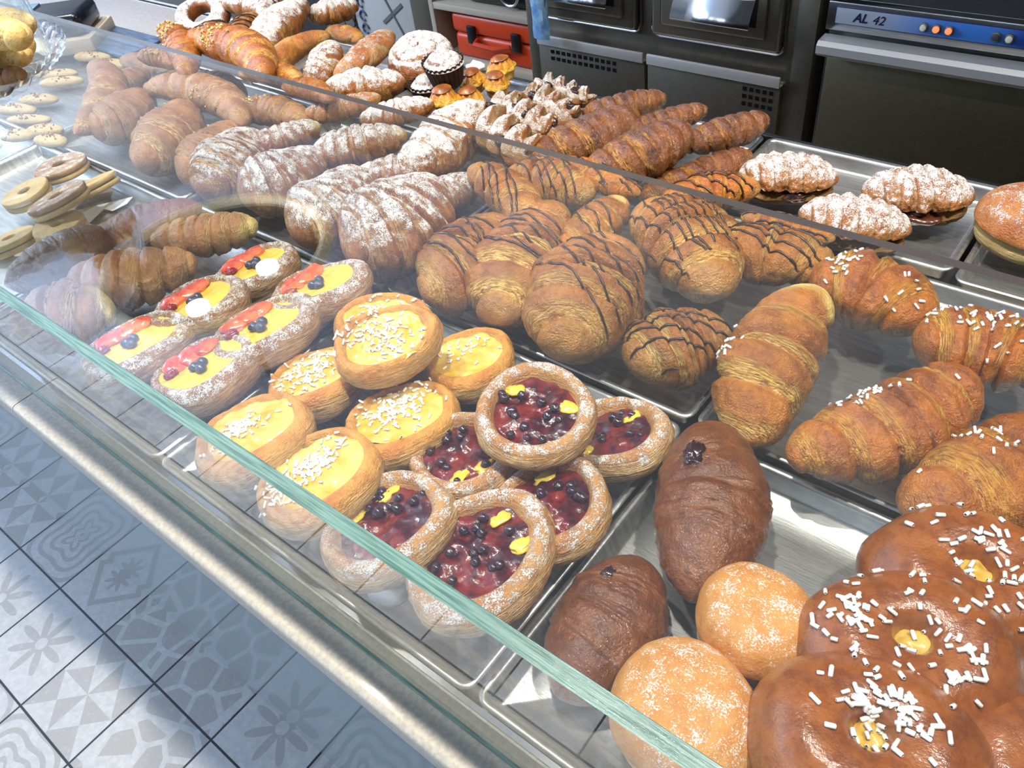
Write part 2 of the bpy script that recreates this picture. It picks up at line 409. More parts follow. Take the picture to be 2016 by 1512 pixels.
def spline(pts, n):
    pts = np.array(pts, float); k = len(pts); s = np.linspace(0, k - 1, n); i = np.clip(s.astype(int), 0, k - 2); f = (s - i)[:, None]
    g = lambda j: pts[np.clip(j, 0, k - 1)]
    p0, p1, p2, p3 = g(i - 1), g(i), g(i + 1), g(i + 2)
    return .5 * ((2 * p1) + (-p0 + p2) * f + (2 * p0 - 5 * p1 + 4 * p2 - p3) * f ** 2 + (-p0 + 3 * p1 - 3 * p2 + p3) * f ** 3)
def revolve(M, a, b, h, prof, mat, name, seed=0, ns=70, nt=96, lump=.05, tonef=None, palef=None, mod=None, parent=None, zoff=-.5, fine=.012):
    pr = spline(prof, ns); r = np.clip(pr[:, 0], 0, None)[:, None]; z = pr[:, 1][:, None]
    th = np.linspace(0, 2 * np.pi, nt)[None, :] + .001
    rr = r + 0 * th; zz = z + 0 * th
    th0 = th
    if mod:
        mo = mod(rr, zz, th, np.linspace(0, 1, ns)[:, None]); rr, zz = mo[0], mo[1]
        if len(mo) > 2: th = mo[2]
    rr = rr * (1 + .05 * np.sin(2 * th + seed) * r + .025 * np.sin(3 * th + seed * 2.3))
    P = np.stack([a * rr * np.cos(th), b * rr * np.sin(th), h * (zz + zoff)], -1)
    Pf = P.reshape(-1, 3)
    # periodic noise comes from the 3-D position itself
    nz = fbm(Pf + seed * .37, 24, seed, 2).reshape(ns, nt) * lump; n2 = fbm(Pf, 130, seed + 5, 2).reshape(ns, nt) * fine
    P[..., 0] *= 1 + nz + n2; P[..., 1] *= 1 + nz + n2; P[..., 2] += h * (nz + n2) * np.clip(zz, 0, 1)
    s = np.linspace(0, 1, ns)[:, None] + 0 * th
    th = th0
    tone = tonef(s, rr, zz, th) if tonef else np.zeros((ns, nt))
    pale = palef(s, rr, zz, th) if palef else np.zeros((ns, nt))
    puv = np.stack([s * 1.0 + seed + .02 * np.sin(3 * th + seed), np.cos(th) * 1.2 + 0 * s, np.sin(th) * 1.2 + 0 * s], -1)
    return finish(name, P, mat, M, dict(tone=np.clip(tone, 0, 1) + 0 * P[..., 0], pale=np.clip(pale, 0, 1) + 0 * P[..., 0], puv=puv.reshape(-1, 3)), parent=parent)

def blob(parent, name, mat, c, r, seed=0, sx=1, sy=1, sz=1, lump=.1, n=16, fr=1.0):
    th = np.linspace(0, np.pi, n)[:, None]; ph = np.linspace(0, 2 * np.pi, n * 2)[None, :]
    P = np.stack([np.sin(th) * np.cos(ph), np.sin(th) * np.sin(ph), np.cos(th) + 0 * ph], -1)
    Pf = P.reshape(-1, 3); nz = fbm(Pf + seed, 1.6 * fr, seed, 2).reshape(P.shape[:2])
    P = P * (1 + nz * lump)[..., None] * r * np.array([sx, sy, sz]) + np.array(c)
    Fc = grid_faces(*P.shape[:2])[:, ::-1]
    return mesh_obj(name, P.reshape(-1, 3), Fc, mat, parent)

def bvh_of(o):
    me = o.data; return BVHTree.FromPolygons([v.co for v in me.vertices], [p.vertices for p in me.polygons])
def local_down(o):
    return (o.matrix_world.to_3x3().inverted() @ Vector((0, 0, -1))).normalized()
def sprinkles(o, n, spread, seed=0, center=(0, 0), length=.0058, rad=.00112, name='pearl_sugar', mat=None, extra=()):
    """short sugar rods lying on top of pastry o; positions are offsets in world x, y from its centre"""
    rnd = random.Random(seed); W = o.matrix_world; Wi = W.inverted()
    trees = [(x, bvh_of(x)) for x in (o, *extra)]
    V = []; Fc = []
    for k in range(n):
        wx = W.translation.x + center[0] + rnd.gauss(0, spread[0]); wy = W.translation.y + center[1] + rnd.gauss(0, spread[1])
        p0 = Wi @ Vector((wx, wy, W.translation.z + .12)); d = local_down(o); best = None
        for x, tr in trees:
            h = tr.ray_cast(p0, d)
            if h[0] is not None and (best is None or h[3] < best[3]): best = h
        if best is None: continue
        nrm = best[1].normalized()
        if nrm.dot(d) > 0: nrm = -nrm
        if -nrm.dot(d) < .25: continue
        t = nrm.orthogonal().normalized(); t.rotate(Matrix.Rotation(rnd.uniform(0, 6.28), 3, nrm)); t = (t + nrm * rnd.uniform(-.1, .25)).normalized()
        L = length * rnd.uniform(.6, 1.15); r = rad * rnd.uniform(.85, 1.15); c = best[0] + nrm * r * 1.0
        pts = [c - t * L * .5, c - t * L * .42, c + t * L * .42, c + t * L * .5]
        v, f = tube_geo(pts, [r * .6, r, r, r * .6], 6)
        off = len(V); V += v; Fc += [tuple(i + off for i in q) for q in f]
    if not V: return None
    s = mesh_obj(name, V, Fc, mat or M_SUG, o); s['kind'] = 'stuff'; return s
def crumbs(o, n, spread, seed=0, center=(0, 0), size=.0028, name='chopped_nuts', mat=None):
    rnd = random.Random(seed); W = o.matrix_world; Wi = W.inverted(); tr = bvh_of(o); V = []; Fc = []; d = local_down(o)
    for k in range(n):
        wx = W.translation.x + center[0] + rnd.gauss(0, spread[0]); wy = W.translation.y + center[1] + rnd.gauss(0, spread[1])
        h = tr.ray_cast(Wi @ Vector((wx, wy, W.translation.z + .12)), d)
        if h[0] is None: continue
        s = size * rnd.uniform(.5, 1.2); off = len(V); rot = Matrix.Rotation(rnd.uniform(0, 6), 3, Vector((rnd.random(), rnd.random(), rnd.random() + .1)).normalized())
        for q in ((1, 0, 0), (-1, 0, 0), (0, .7, 0), (0, -.7, 0), (0, 0, .6), (0, 0, -.6)):
            V.append(h[0] + (rot @ Vector(q)) * s * .7 - d * s * .3)
        for f in ((0, 2, 4), (2, 1, 4), (1, 3, 4), (3, 0, 4), (2, 0, 5), (1, 2, 5), (3, 1, 5), (0, 3, 5)): Fc.append(tuple(i + off for i in f))
    if not V: return None
    s = mesh_obj(name, V, Fc, mat or M_PIST, o, smooth=False); s['kind'] = 'stuff'; return s
def drizzle(o, ang, n=8, gap=.009, seed=0, r=.0010, half=.075, center=(0, 0), mat=None, name='chocolate_drizzle', fan=.10):
    """strands poured over pastry o in parallel lines; each strand is traced down on to the crust"""
    rnd = random.Random(seed); W = o.matrix_world; Wi = W.inverted(); tr = bvh_of(o); d = local_down(o); V = []; Fc = []
    for k in range(n):
        a = ang + rnd.uniform(-fan, fan); dx, dy = math.cos(a), math.sin(a); off = (k - (n - 1) / 2) * gap + rnd.uniform(-.3, .3) * gap
        cx = W.translation.x + center[0] - dy * off; cy = W.translation.y + center[1] + dx * off
        run = []; ph = rnd.uniform(0, 6); s0 = rnd.uniform(-1, -.72) * half; s1 = rnd.uniform(.6, 1) * half; m = 90; bow = rnd.uniform(-.5, .5)
        def flush():
            if len(run) > 4:
                rr = [r * (.75 + .35 * math.sin(i * .7 + ph) * .5 + .25) for i in range(len(run))]; rr[0] *= .5
                v, f = tube_geo(run, rr, 6); b = len(V); V.extend(v); Fc.extend(tuple(i + b for i in q) for q in f)
            run.clear()
        last = None
        for i in range(m):
            s = s0 + (s1 - s0) * i / (m - 1); wob = .0016 * math.sin(s * 90 + ph) + bow * s * s * 3
            h = tr.ray_cast(Wi @ Vector((cx + dx * s - dy * wob, cy + dy * s + dx * wob, W.translation.z + .15)), d)
            if h[0] is None: flush(); last = None; continue
            if last is not None and (h[0] - last).length > .012: flush()
            nn = h[1] if h[1].dot(d) < 0 else -h[1]
            run.append(h[0] + nn * r * .35); last = h[0]
        flush()
    if not V: return None
    return mesh_obj(name, V, Fc, mat or M_CHOC, o)

# ------------------------------------------------------------------ room
def tile_floor():
    t = NT('patterned_tiles'); o = t.new('ShaderNodeTexCoord').outputs['Object']
    P = .198
    sep = t.new('ShaderNodeSeparateXYZ'); t.link(o, sep.inputs[0])
    u = t.math('DIVIDE', t.math('ADD', sep.outputs[0], .557 + P * 30), P); v = t.math('DIVIDE', t.math('ADD', sep.outputs[1], .109 + P * 30), P)
    fu = t.math('FRACT', u); fv = t.math('FRACT', v); iu = t.math('FLOOR', u); iv = t.math('FLOOR', v)
    cx = t.math('SUBTRACT', fu, .5); cy = t.math('SUBTRACT', fv, .5); ax = t.math('ABSOLUTE', cx); ay = t.math('ABSOLUTE', cy)
    edge = t.math('MAXIMUM', ax, ay); grout = t.ramp(edge, .486, .491)
    rad = t.math('SQRT', t.math('ADD', t.math('MULTIPLY', cx, cx), t.math('MULTIPLY', cy, cy))); ang = t.math('ARCTAN2', cy, cx)
    comb = t.new('ShaderNodeCombineXYZ'); t.link(iu, comb.inputs[0]); t.link(iv, comb.inputs[1])
    wn = t.new('ShaderNodeTexWhiteNoise', noise_dimensions='3D'); t.link(comb.outputs[0], wn.inputs['Vector']); rv = wn.outputs['Value']
    gt = lambda a, b: t.math('GREATER_THAN', a, b)
    XOR = lambda a, b: t.math('ABSOLUTE', t.math('SUBTRACT', a, b))
    # flower, concentric rings, triangles, star frame, pebbles
    p1 = t.math('LESS_THAN', rad, t.math('ADD', .24, t.math('MULTIPLY', t.math('COSINE', t.math('MULTIPLY', ang, 8)), .14)))
    p1 = XOR(p1, t.math('LESS_THAN', rad, .07))
    p2 = gt(t.math('FRACT', t.math('MULTIPLY', t.math('ADD', rad, t.math('MULTIPLY', t.math('COSINE', t.math('MULTIPLY', ang, 4)), .05)), 7)), .58)
    p3 = XOR(gt(ax, ay), gt(t.math('MULTIPLY', cx, cy), 0)); p3 = XOR(p3, gt(t.math('ADD', ax, ay), .46))
    dm = t.math('ADD', ax, ay); p4 = t.math('MULTIPLY', gt(dm, .34), t.math('LESS_THAN', dm, .44)); p4 = t.math('MAXIMUM', p4, t.math('LESS_THAN', rad, t.math('ADD', .13, t.math('MULTIPLY', t.math('COSINE', t.math('MULTIPLY', ang, 8)), .05))))
    vo = t.new('ShaderNodeTexVoronoi', feature='DISTANCE_TO_EDGE'); vo.inputs['Scale'].default_value = 17; t.link(o, vo.inputs['Vector']); p5 = gt(vo.outputs['Distance'], .09)
    pat = p1
    for k, p in enumerate((p2, p3, p4, p5)):
        g = gt(rv, .2 * (k + 1)); pat = t.math('ADD', t.math('MULTIPLY', pat, t.math('SUBTRACT', 1, g)), t.math('MULTIPLY', p, g))
    wear = t.noise(o, 60, 5, .7); base = t.mix(t.ramp(wear, .3, .75), lin((168, 168, 170)), lin((188, 187, 186)))
    pc = t.mix(wear, lin((146, 144, 145)), lin((162, 159, 154)))
    col = t.mix(t.math('MULTIPLY', pat, t.ramp(wear, .25, .5)), base, pc); col = t.mix(grout, col, lin((14, 14, 15)))
    t.link(col, t.bsdf.inputs['Base Color']); t.link(t.math('ADD', .36, t.math('MULTIPLY', wear, .2)), t.bsdf.inputs['Roughness'])
    h = t.math('ADD', t.math('MULTIPLY', wear, .25), t.math('SUBTRACT', 1, grout)); t.link(t.bump(h, .5, .0015), t.bsdf.inputs['Normal'])
    return t.m
M_FLOOR = tile_floor()
M_WALLD = simple('dark_wall_paint', (58, 56, 54), .7, bump=.1)
M_WALL = simple('cream_wall_paint', (206, 202, 194), .75, bump=.1)
M_CEIL = simple('ceiling_paint', (188, 190, 196), .8)
struct(MB().box(-3.6, 2.6, -3.0, 2.5, -.05, 0).build('floor', M_FLOOR, smooth=False))
struct(MB().box(-3.6, 2.6, -3.0, 2.5, 2.9, 2.95).build('ceiling', M_CEIL, smooth=False))
struct(MB().box(-3.6, 2.6, 2.5, 2.55, 0, 2.9).build('wall_back', M_WALLD, smooth=False))
struct(MB().box(2.6, 2.65, -3.0, 2.5, 0, 2.9).build('wall_right', M_WALLD, smooth=False))
def wall_with_window(name, fixed, axis, a0, a1, w0, w1, z0, z1, thick):
    m = MB()
    def seg(p0, p1, q0, q1):
        if axis == 'x': m.box(fixed - thick, fixed, p0, p1, q0, q1)
        else: m.box(p0, p1, fixed - thick, fixed, q0, q1)
    seg(a0, w0, 0, 2.9); seg(w1, a1, 0, 2.9); seg(w0, w1, 0, z0); seg(w0, w1, z1, 2.9)
    return struct(m.build(name, M_WALL, smooth=False))
wall_with_window('wall_left', -3.6, 'x', -3.0, 2.5, -2.6, .2, .7, 2.7, .1)
wall_with_window('wall_front', -3.0, 'y', -3.6, 2.6, -2.4, 1.6, .5, 2.6, .1)
M_DAY = emis('daylight_sky_glow', (.70, .84, 1.0), 2.2)
def window(n, axis, fixed, w0, w1, z0, z1):
    fr = MB(); k = 3
    def seg(p0, p1, q0, q1, d0, d1, mb):
        if axis == 'x': mb.box(fixed + d0, fixed + d1, p0, p1, q0, q1)
        else: mb.box(p0, p1, fixed + d0, fixed + d1, q0, q1)
    for i in range(k + 1):
        c = w0 + (w1 - w0) * i / k; seg(c - .03, c + .03, z0, z1, -.09, -.01, fr)
    seg(w0, w1, z0, z0 + .05, -.09, -.01, fr); seg(w0, w1, z1 - .05, z1, -.09, -.01, fr)
    o = struct(fr.build(n, simple('window_frame_paint', (60, 60, 62), .4), smooth=False))
    p = MB(); seg(w0, w1, z0, z1, -.12, -.10, p); q = p.build('daylight_pane', M_DAY, o, smooth=False)
    return o
window('window_1', 'x', -3.6, -2.6, .2, .7, 2.7)
window('window_2', 'y', -3.0, -2.4, 1.6, .5, 2.6)

# round pendant with two lamps over the left end, seen mirrored in the case glass
pd = empty('pendant_lamp', (-1.84, .97, 2.30)); tag(pd, 'round dark ceiling pendant with two bright lamps, mirrored in the case glass', 'lamp')
MB().cyl((0, 0, .05), .392, .03, seg=64, r2=.375).build('shade', simple('pendant_shade', (34, 33, 34), .5), pd)
rim = []
th = np.linspace(0, 2 * math.pi, 73)
mbr = MB(); mbr.tube([(math.cos(a) * .40, math.sin(a) * .40, .02) for a in th], .022, 10); mbr.build('rim', emis('warm_lit_rim', (1.0, .9, .62), .55), pd)
MB().cyl((0, 0, .33), .012, .53, seg=12).build('suspension_rod', M_STEEL, pd)
for (x, y) in ((.20, .07), (.17, -.21)):
    MB().cyl((x, y, .030), .040, .006, seg=32).build('lamp_disc', emis('lamp_glow', (1, .97, .9), 22), pd)
for i, (x, y) in enumerate([(0.25, 0.14), (1.0, 0.14), (-0.55, 0.16), (-1.35, 0.18), (1.5, 0.85), (1.5, 1.35)]):  # the last two are added fixtures for the side spots on the back trays
    e = empty('ceiling_spot', (x, y, 2.9)); tag(e, ['white ceiling spot over the middle of the pastry counter', 'white ceiling spot over the right end of the counter', 'white ceiling spot left of the middle of the counter', 'white ceiling spot over the far left of the counter', 'added white ceiling spot behind the right end of the counter', 'added white ceiling spot nearest the glass washer'][i], 'spotlight', 'ceiling spots over the counter')
    MB().cyl((0, 0, -.06), .05, .12, seg=24).build('housing', simple('white_metal', (220, 220, 220), .4), e)
    MB().cyl((0, 0, -.125), .038, .01, seg=24).build('lamp_lens', emis('spot_glow', (1, .95, .86), 12), e)

# ------------------------------------------------------------------ counter
ZT = .95
M_STONE = simple('beige_stone', (176, 170, 156), .42, 0, .15, .25, 700, 0, c2=(160, 154, 142))
M_PANEL = simple('glossy_front_panel', (128, 142, 146), .05, .0)
ct = empty('display_counter', (0, 0, 0)); tag(ct, 'long pastry display counter with a beige stone front ledge and glossy front panel', 'counter')
MB().box(-2.2, 1.6, .012, .84, 0, .90).build('cabinet', simple('counter_body', (70, 72, 74), .4), ct, smooth=False)
MB().box(-2.2, 1.6, .004, .012, .0, .89).build('front_panel', M_PANEL, ct, smooth=False)
MB().box(-2.2, 1.6, .0, .843, .90, .918).build('deck', M_STEELD, ct, smooth=False)
def ledge(x0, x1):
    m = MB(); n = 12; pr = [(-.012, .90), (-.012, .946)]
    pr = [(-.0018, .915), (-.0018, .9505), (-.036, .9505)] + [(-.036 - .006 * math.sin(a), .9445 + .006 * math.cos(a)) for a in np.linspace(.2, math.pi / 2, 6)] + [(-.042, .926), (-.040, .920)]
    vs0 = [m.bm.verts.new((x0, y, z)) for y, z in pr]; vs1 = [m.bm.verts.new((x1, y, z)) for y, z in pr]
    k = len(pr)
    for i in range(k): m.bm.faces.new([vs0[i], vs0[(i + 1) % k], vs1[(i + 1) % k], vs1[i]])
    m.bm.faces.new(vs0); m.bm.faces.new(list(reversed(vs1)))
    return m.build('stone_ledge', M_STONE, ct)
ledge(-2.2, -.2116); ledge(-.2104, 1.6)
MB().box(-2.2, 1.6, -.0017, .0025, .93, .952).build('glass_channel', M_CHROME, ct, smooth=False)
MB().box(-2.2, 1.6, .8355, .843, .9185, .949, .001).build('rear_rail', M_STEEL, ct)

MB().box(-2.2, 1.6, -.0162, -.0137, .9502, .9532).build('glass_foot_edge', M_GLASS_EDGE, ct, smooth=False)  # added teal strip that stands in for the bottom edge of the front glass
GX = [(-2.1, -.995), (-.993, 1.5)]
gl_labels = [('far left', 'under the cake stand'), ('middle', ''), ('right', '')]
def glass_box(name, x0, x1, y0, y1, z0, z1, edge_faces, parent):
    b = 0.0012
    V = [(x, y, z) for x in (x0, x1) for y in (y0, y1) for z in (z0, z1)]
    Fc = [(0, 1, 3, 2), (4, 6, 7, 5), (0, 4, 5, 1), (2, 3, 7, 6), (0, 2, 6, 4), (1, 5, 7, 3)]  # -x +x -y +y -z +z
    mi = [1 if k in edge_faces else 0 for k in ('-x', '+x', '-y', '+y', '-z', '+z')]
    return mesh_obj(name, V, Fc, None, parent, smooth=False, mats=[M_GLASS, M_GLASS_EDGE], midx=mi)
M_GLASS_BACK = simple('glass_back_edge', (120, 112, 110), .2, 0, .4)
for i, (x0, x1) in enumerate(GX):
    e = empty('glass_case_cover', (0, 0, 0))
    tag(e, ['glass cover over the far left end of the pastry counter', 'long glass cover with teal edge over the pastry trays'][i], 'glass cover', 'glass covers on the pastry counter')
    p = glass_box('top_pane', x0, x1, -.0034, .400, 1.128, 1.134, ('-x', '+x', '-y'), e)
    p.data.materials.append(M_GLASS_BACK); p.data.polygons[3].material_index = 2
    glass_box('front_pane', x0, x1, -.0135, -.0036, .9512, 1.134, ('-x', '+x', '+z'), e)

def rrect(x0, x1, y0, y1, r, off, n=5):
    x0 += off; x1 -= off; y0 += off; y1 -= off; r = max(r - off, .0015); pts = []
    for cx, cy, a0 in ((x1 - r, y1 - r, 0), (x0 + r, y1 - r, 90), (x0 + r, y0 + r, 180), (x1 - r, y0 + r, 270)):
        for k in range(n + 1):
            a = math.radians(a0 + 90 * k / n); pts.append((cx + r * math.cos(a), cy + r * math.sin(a)))
    return pts
def tray(x0, x1, y0, y1, label, z=ZT, depth=.020, tilt=0):
    cx, cy = (x0 + x1) / 2, (y0 + y1) / 2; x0 -= cx; x1 -= cx; y0 -= cy; y1 -= cy
    loops = [(.001, -.0035), (0, -.0015), (.0012, 0), (.004, .0002), (.0062, -.001), (.0075, -.004), (.0105, -depth + .003), (.0135, -depth), (.05, -depth), (.05, -depth - .0012), (.0125, -depth - .0012), (.0085, -depth + .002), (.0058, -.0045), (.003, -.0025)]
    V = []; Fc = []; k = 24
    for off, dz in loops:
        for (x, y) in rrect(x0, x1, y0, y1, .012, min(off, .05)): V.append((x, y, dz))
    nl = len(loops)
    for i in range(nl):
        for j in range(k):
            a, b = i * k + j, i * k + (j + 1) % k; c, d = ((i + 1) % nl) * k + (j + 1) % k, ((i + 1) % nl) * k + j
            if i == 8: continue
            Fc.append((a, b, c, d))
    Fc.append(tuple(8 * k + j for j in range(k))); Fc.append(tuple(reversed([9 * k + j for j in range(k)])))
    o = mesh_obj('baking_tray', V, Fc, M_ALU)
    try: o.data.set_sharp_from_angle(angle=math.radians(50))
    except Exception: pass
    o.location = (cx, cy, z); tag(o, label, 'tray', 'aluminium trays in the display'); return o
tray(-.412, -.004, .004, .312, 'aluminium tray under the fruit danishes')
tray(-.822, -.416, .004, .312, 'aluminium tray at the far left front, under biscuits')
tray(0, .401, .004, .312, 'aluminium tray holding the custard pastries and berry danishes')
tray(.405, .806, .004, .312, 'aluminium tray holding the two brown croissants and sugared buns')
tray(.0, .401, .320, .640, 'aluminium tray holding the chocolate striped croissants under glass')
tray(.405, .806, .320, .628, 'aluminium tray holding the sugar sprinkled croissants')
tray(-.412, -.004, .320, .628, 'aluminium tray holding the big powdered croissants')
tray(-.822, -.416, .320, .628, 'aluminium tray holding the nut croissants under glass')
tray(-1.24, -.826, .320, .628, 'aluminium tray holding long biscuits under the cake stand')
tray(-1.24, -.826, .004, .312, 'aluminium tray of small biscuits left of the hollow biscuits')
tray(.234, .524, .648, .834, 'aluminium tray holding three powdered shell pastries')
tray(.529, .82, .636, .834, 'aluminium tray holding the big powdered round bun')
tray(-.062, .229, .648, .834, 'aluminium tray holding the dark wholegrain croissants')
tray(-.357, -.067, .635, .834, 'aluminium tray holding the chocolate braids and little cakes')
tray(-.660, -.362, .635, .834, 'aluminium tray holding the powdered swirl and cream rolls')
tray(-1.01, -.665, .635, .834, 'aluminium tray holding the piled pastries at back left')

# ------------------------------------------------------------------ placing pastries
FWD = RM[:, 2]
def pxm(p): return float((np.array(p) - CAM) @ FWD) / F
CRO = []
def C(label, p0, p1, wpx, z=.955, z1=None, bend=.55, mat='choco', N=2.9, seed=None, roll=0.0, group=None, cat='croissant', name='croissant', **kw):
    z1 = z if z1 is None else z1
    A, B = at(*p0, z), at(*p1, z1); mid = (A + B) / 2
    seed = len(CRO) * 7 + 3 if seed is None else seed
    M = frame(A, B, roll=roll); L = float(np.linalg.norm(B - A))
    big = wpx > 100
    kw.setdefault('nu', 230 if big else 140); kw.setdefault('nv', 96 if big else 64)
    o = croissant(M, L, wpx * pxm(mid), bend=bend, N=N, seed=seed, mat=D[mat], name=name, **kw)
    tag(o, label, cat, group); CRO.append(o); return o

G_CH = 'chocolate striped croissants'
def chc(label, p0, p1, wpx, ang, nd=8, gap=.010, **kw):
    wpx *= 1.10; nd = max(3, int(nd * .85)); gap *= 1.12
    kw.setdefault('pale_ends', (.15, .1))
    o = C(label, p0, p1, wpx, mat=kw.pop('mat', 'choco'), group=G_CH, **kw)
    drizzle(o, ang, nd, gap, seed=len(CRO), r=.00125); return o
X_ = -.05
chc('chocolate striped croissant at the left front corner of its tray, pale dough edge on top', (965, 438), (835, 580), 160, -.15, 9, .009, z=.965, bend=.5, h=.14, asym=.28)
chc('chocolate striped croissant standing behind the gap between custard and berry danishes', (1105, 415), (1000, 625), 158, -.05, 9, .011, z=.97, bend=-.35, h=.12, asym=.22)
chc('largest chocolate striped croissant, front centre, with a curled end', (1245, 500), (1140, 690), 200, -.25, 8, .013, z=.975, bend=-.55, h=.13, asym=.15)
chc('chocolate striped croissant nearest the empty corner of its tray, lying alone in front', (1438, 668), (1260, 728), 150, .45, 6, .013, z=.960, bend=-.55, h=.1, asym=.2)
chc('narrow chocolate striped croissant pointing up beside the powdered ones', (925, 335), (1055, 455), 82, -.75, 6, .008, z=.985, bend=.3)
chc('chocolate striped croissant just under the glass edge, behind the pointed one', (995, 350), (1165, 385), 90, -.6, 6, .010, z=.975, bend=.3)
chc('chocolate striped croissant with a bare pale horn pointing right', (1225, 395), (1095, 495), 84, -.5, 3, .010, z=.985, bend=.2, pale_ends=(.6, 0))
chc('chocolate striped croissant behind and right of the largest one', (1255, 420), (1410, 575), 150, -.45, 10, .010, z=.975, bend=.35, h=.12)
chc('chocolate striped croissant under the glass edge left of the folded one', (1290, 410), (1450, 490), 92, -.6, 7, .010, z=.985, bend=.25)
chc('folded chocolate striped croissant beside the sugar sprinkled ones under the glass edge', (1410, 470), (1640, 515), 112, -.2, 7, .011, z=.965, bend=-.3, N=1.6)
chc('bright golden striped croissant beyond the glass, left of the powdered shells', (1303, 398), (1498, 372), 74, .1, 7, .010, z=.975, bend=.3, mat='honey')
chc('flat golden striped pastry touching the powdered shells in front', (1462, 425), (1642, 470), 52, .15, 5, .009, z=.965, bend=-.2, mat='honey')
chc('golden striped croissant beyond the glass edge, in front of the wholegrain ones', (1035, 322), (1232, 368), 52, -.35, 7, .010, z=.985, bend=.3, mat='honey')
chc('small rough golden end of a striped croissant under the wholegrain ones', (1165, 362), (1262, 380), 42, -.2, 2, .012, z=.98, bend=.2, mat='honey')

G_SE = 'wholegrain croissants'
def se(label, p0, p1, w, z, **kw): return C(label, p0, p1, w, z=z, mat='seed', group=G_SE, N=3.4, h=.13, tip=.34, lump=.05, **kw)
se('dark wholegrain croissant at the very back of its heap', (1145, 222), (1312, 190), 62, .985, bend=-.25)
se('fat dark wholegrain croissant at the left of its heap', (1035, 312), (1248, 222), 96, .975, bend=-.35)
se('dark wholegrain croissant wedged between the back one and the two middle ones', (1225, 255), (1392, 212), 56, .990, bend=-.25)
se('fattest dark wholegrain croissant in the middle of its heap', (1152, 338), (1350, 252), 104, .985, bend=-.35)
se('dark wholegrain croissant reaching furthest right, over the tray corner', (1335, 285), (1509, 230), 74, .98, bend=-.3)
se('dark wholegrain croissant at the front right, beside the empty tray edge', (1252, 385), (1476, 300), 76, .965, bend=-.25)

G_PO = 'big powdered croissants under the glass'
def po(label, p0, p1, w, z=.965, mat='powder', **kw):
    kw.setdefault('bend', .3); kw.setdefault('h', .09)
    kw.setdefault('N', 3.6); kw.setdefault('lump', .09)
    return C(label, p0, p1, w, z=z, mat=mat, group=G_PO, slant=.25, **kw)
po('biggest powdered croissant, next to the chocolate striped ones', (845, 368), (682, 498), 205, z=.975, bend=.45, asym=.30)
po('powdered croissant behind the rightmost fruit danish, left of the biggest one', (700, 345), (578, 462), 150, bend=.4, asym=.32)
po('powdered croissant between the shell striped round one and the next to the right', (628, 305), (474, 388), 136, bend=.35, asym=.32)
po('round powdered croissant with shell like stripes, leftmost of the powdered ones', (500, 270), (405, 375), 142, bend=.2, N=5, asym=.30)
po('powdered croissant with cream coloured end, second row under the glass', (800, 262), (612, 302), 92, z=.975, pale_ends=(.6, 0), asym=.2)
po('small powdered croissant left of the one with cream coloured end', (628, 246), (482, 290), 66, z=.97, pale_ends=(.8, 0))
po('large powdered croissant half out of the glass with a golden twisted end', (938, 212), (788, 340), 122, z=.985, mat='powderh', bend=.3)
po('flat powdered croissant between the half covered one and the biggest one', (872, 318), (698, 345), 72, z=.965)
po('powdered croissant behind the pointed chocolate striped one', (945, 352), (802, 408), 86, z=.965)
po('powdered croissant beyond the glass with thick sugar, left of the half covered one', (852, 202), (708, 235), 58, z=.985, mat='powderh')
po('powdered croissant beyond the glass with a golden horn and a dark spot', (748, 190), (592, 228), 52, z=.98, mat='powderl', pale_ends=(.2, 0))

G_NU = 'nut sprinkled croissants'
def nu_(label, p0, p1, w, z=.965, n=0, cen=(0, 0), mat='honey', **kw):
    kw.setdefault('N', 3.4); kw.setdefault('h', .1)
    o = C(label, p0, p1, w, z=z, mat=mat, group=G_NU, **kw)
    if n: crumbs(o, n * 2, (.014, .014), seed=len(CRO), center=cen, size=.0046)
    return o
nu_('nut croissant behind the hollow biscuits, second from the left under the glass', (280, 188), (182, 262), 104, n=30, cen=(-.03, -.02), mat='rose', asym=.3)
nu_('large nut croissant with a crust of chopped nuts down its left side', (352, 212), (270, 325), 118, n=60, cen=(-.03, 0), mat='rose', asym=.3)
nu_('large nut croissant just left of the round powdered one', (460, 255), (355, 350), 126, z=.958, n=60, cen=(-.035, 0), mat='rose', asym=.3)
nu_('upright croissant at the left end under the glass, near the cake stand', (178, 130), (148, 262), 74, z=.975, mat='rose')
nu_('small croissant with opened layers behind the upright left one', (285, 142), (200, 185), 58, mat='rose', pale_ends=(0, .5))
nu_('long smooth bun lying under the glass edge at the far left', (237, 118), (358, 142), 48, mat='rose', N=1.2, bend=.1)
nu_('croissant in the middle of the nut croissants under the glass', (285, 172), (475, 245), 78, z=.985, mat='rose', n=20)
nu_('croissant right of the nut heap, below the golden honey one', (445, 222), (605, 245), 68, z=.975, mat='rose', n=14, cen=(-.03, 0))
nu_('croissant lying behind the glass edge under the honey glazed one', (348, 165), (475, 200), 60, z=.97, mat='rose')
nu_('honey glazed croissant standing up with nuts on its tip', (312, 55), (362, 150), 62, z=1.05, z1=1.01, n=40, cen=(-.03, .02))
nu_('fat honey glazed croissant lying on the glass edge with nuts at its left end', (362, 78), (517, 148), 84, z=1.035, n=50, cen=(-.05, .01), N=4)
nu_('honey glazed croissant end at the far left of the tray edge', (270, 112), (345, 128), 48, z=1.02, n=26)
nu_('small honey glazed croissant right of the fat one', (470, 148), (588, 158), 50, z=1.015, pale_ends=(0, .4))
nu_('twisted honey glazed croissant in front of the cream filled roll', (555, 172), (650, 198), 44, z=1.01, N=3)

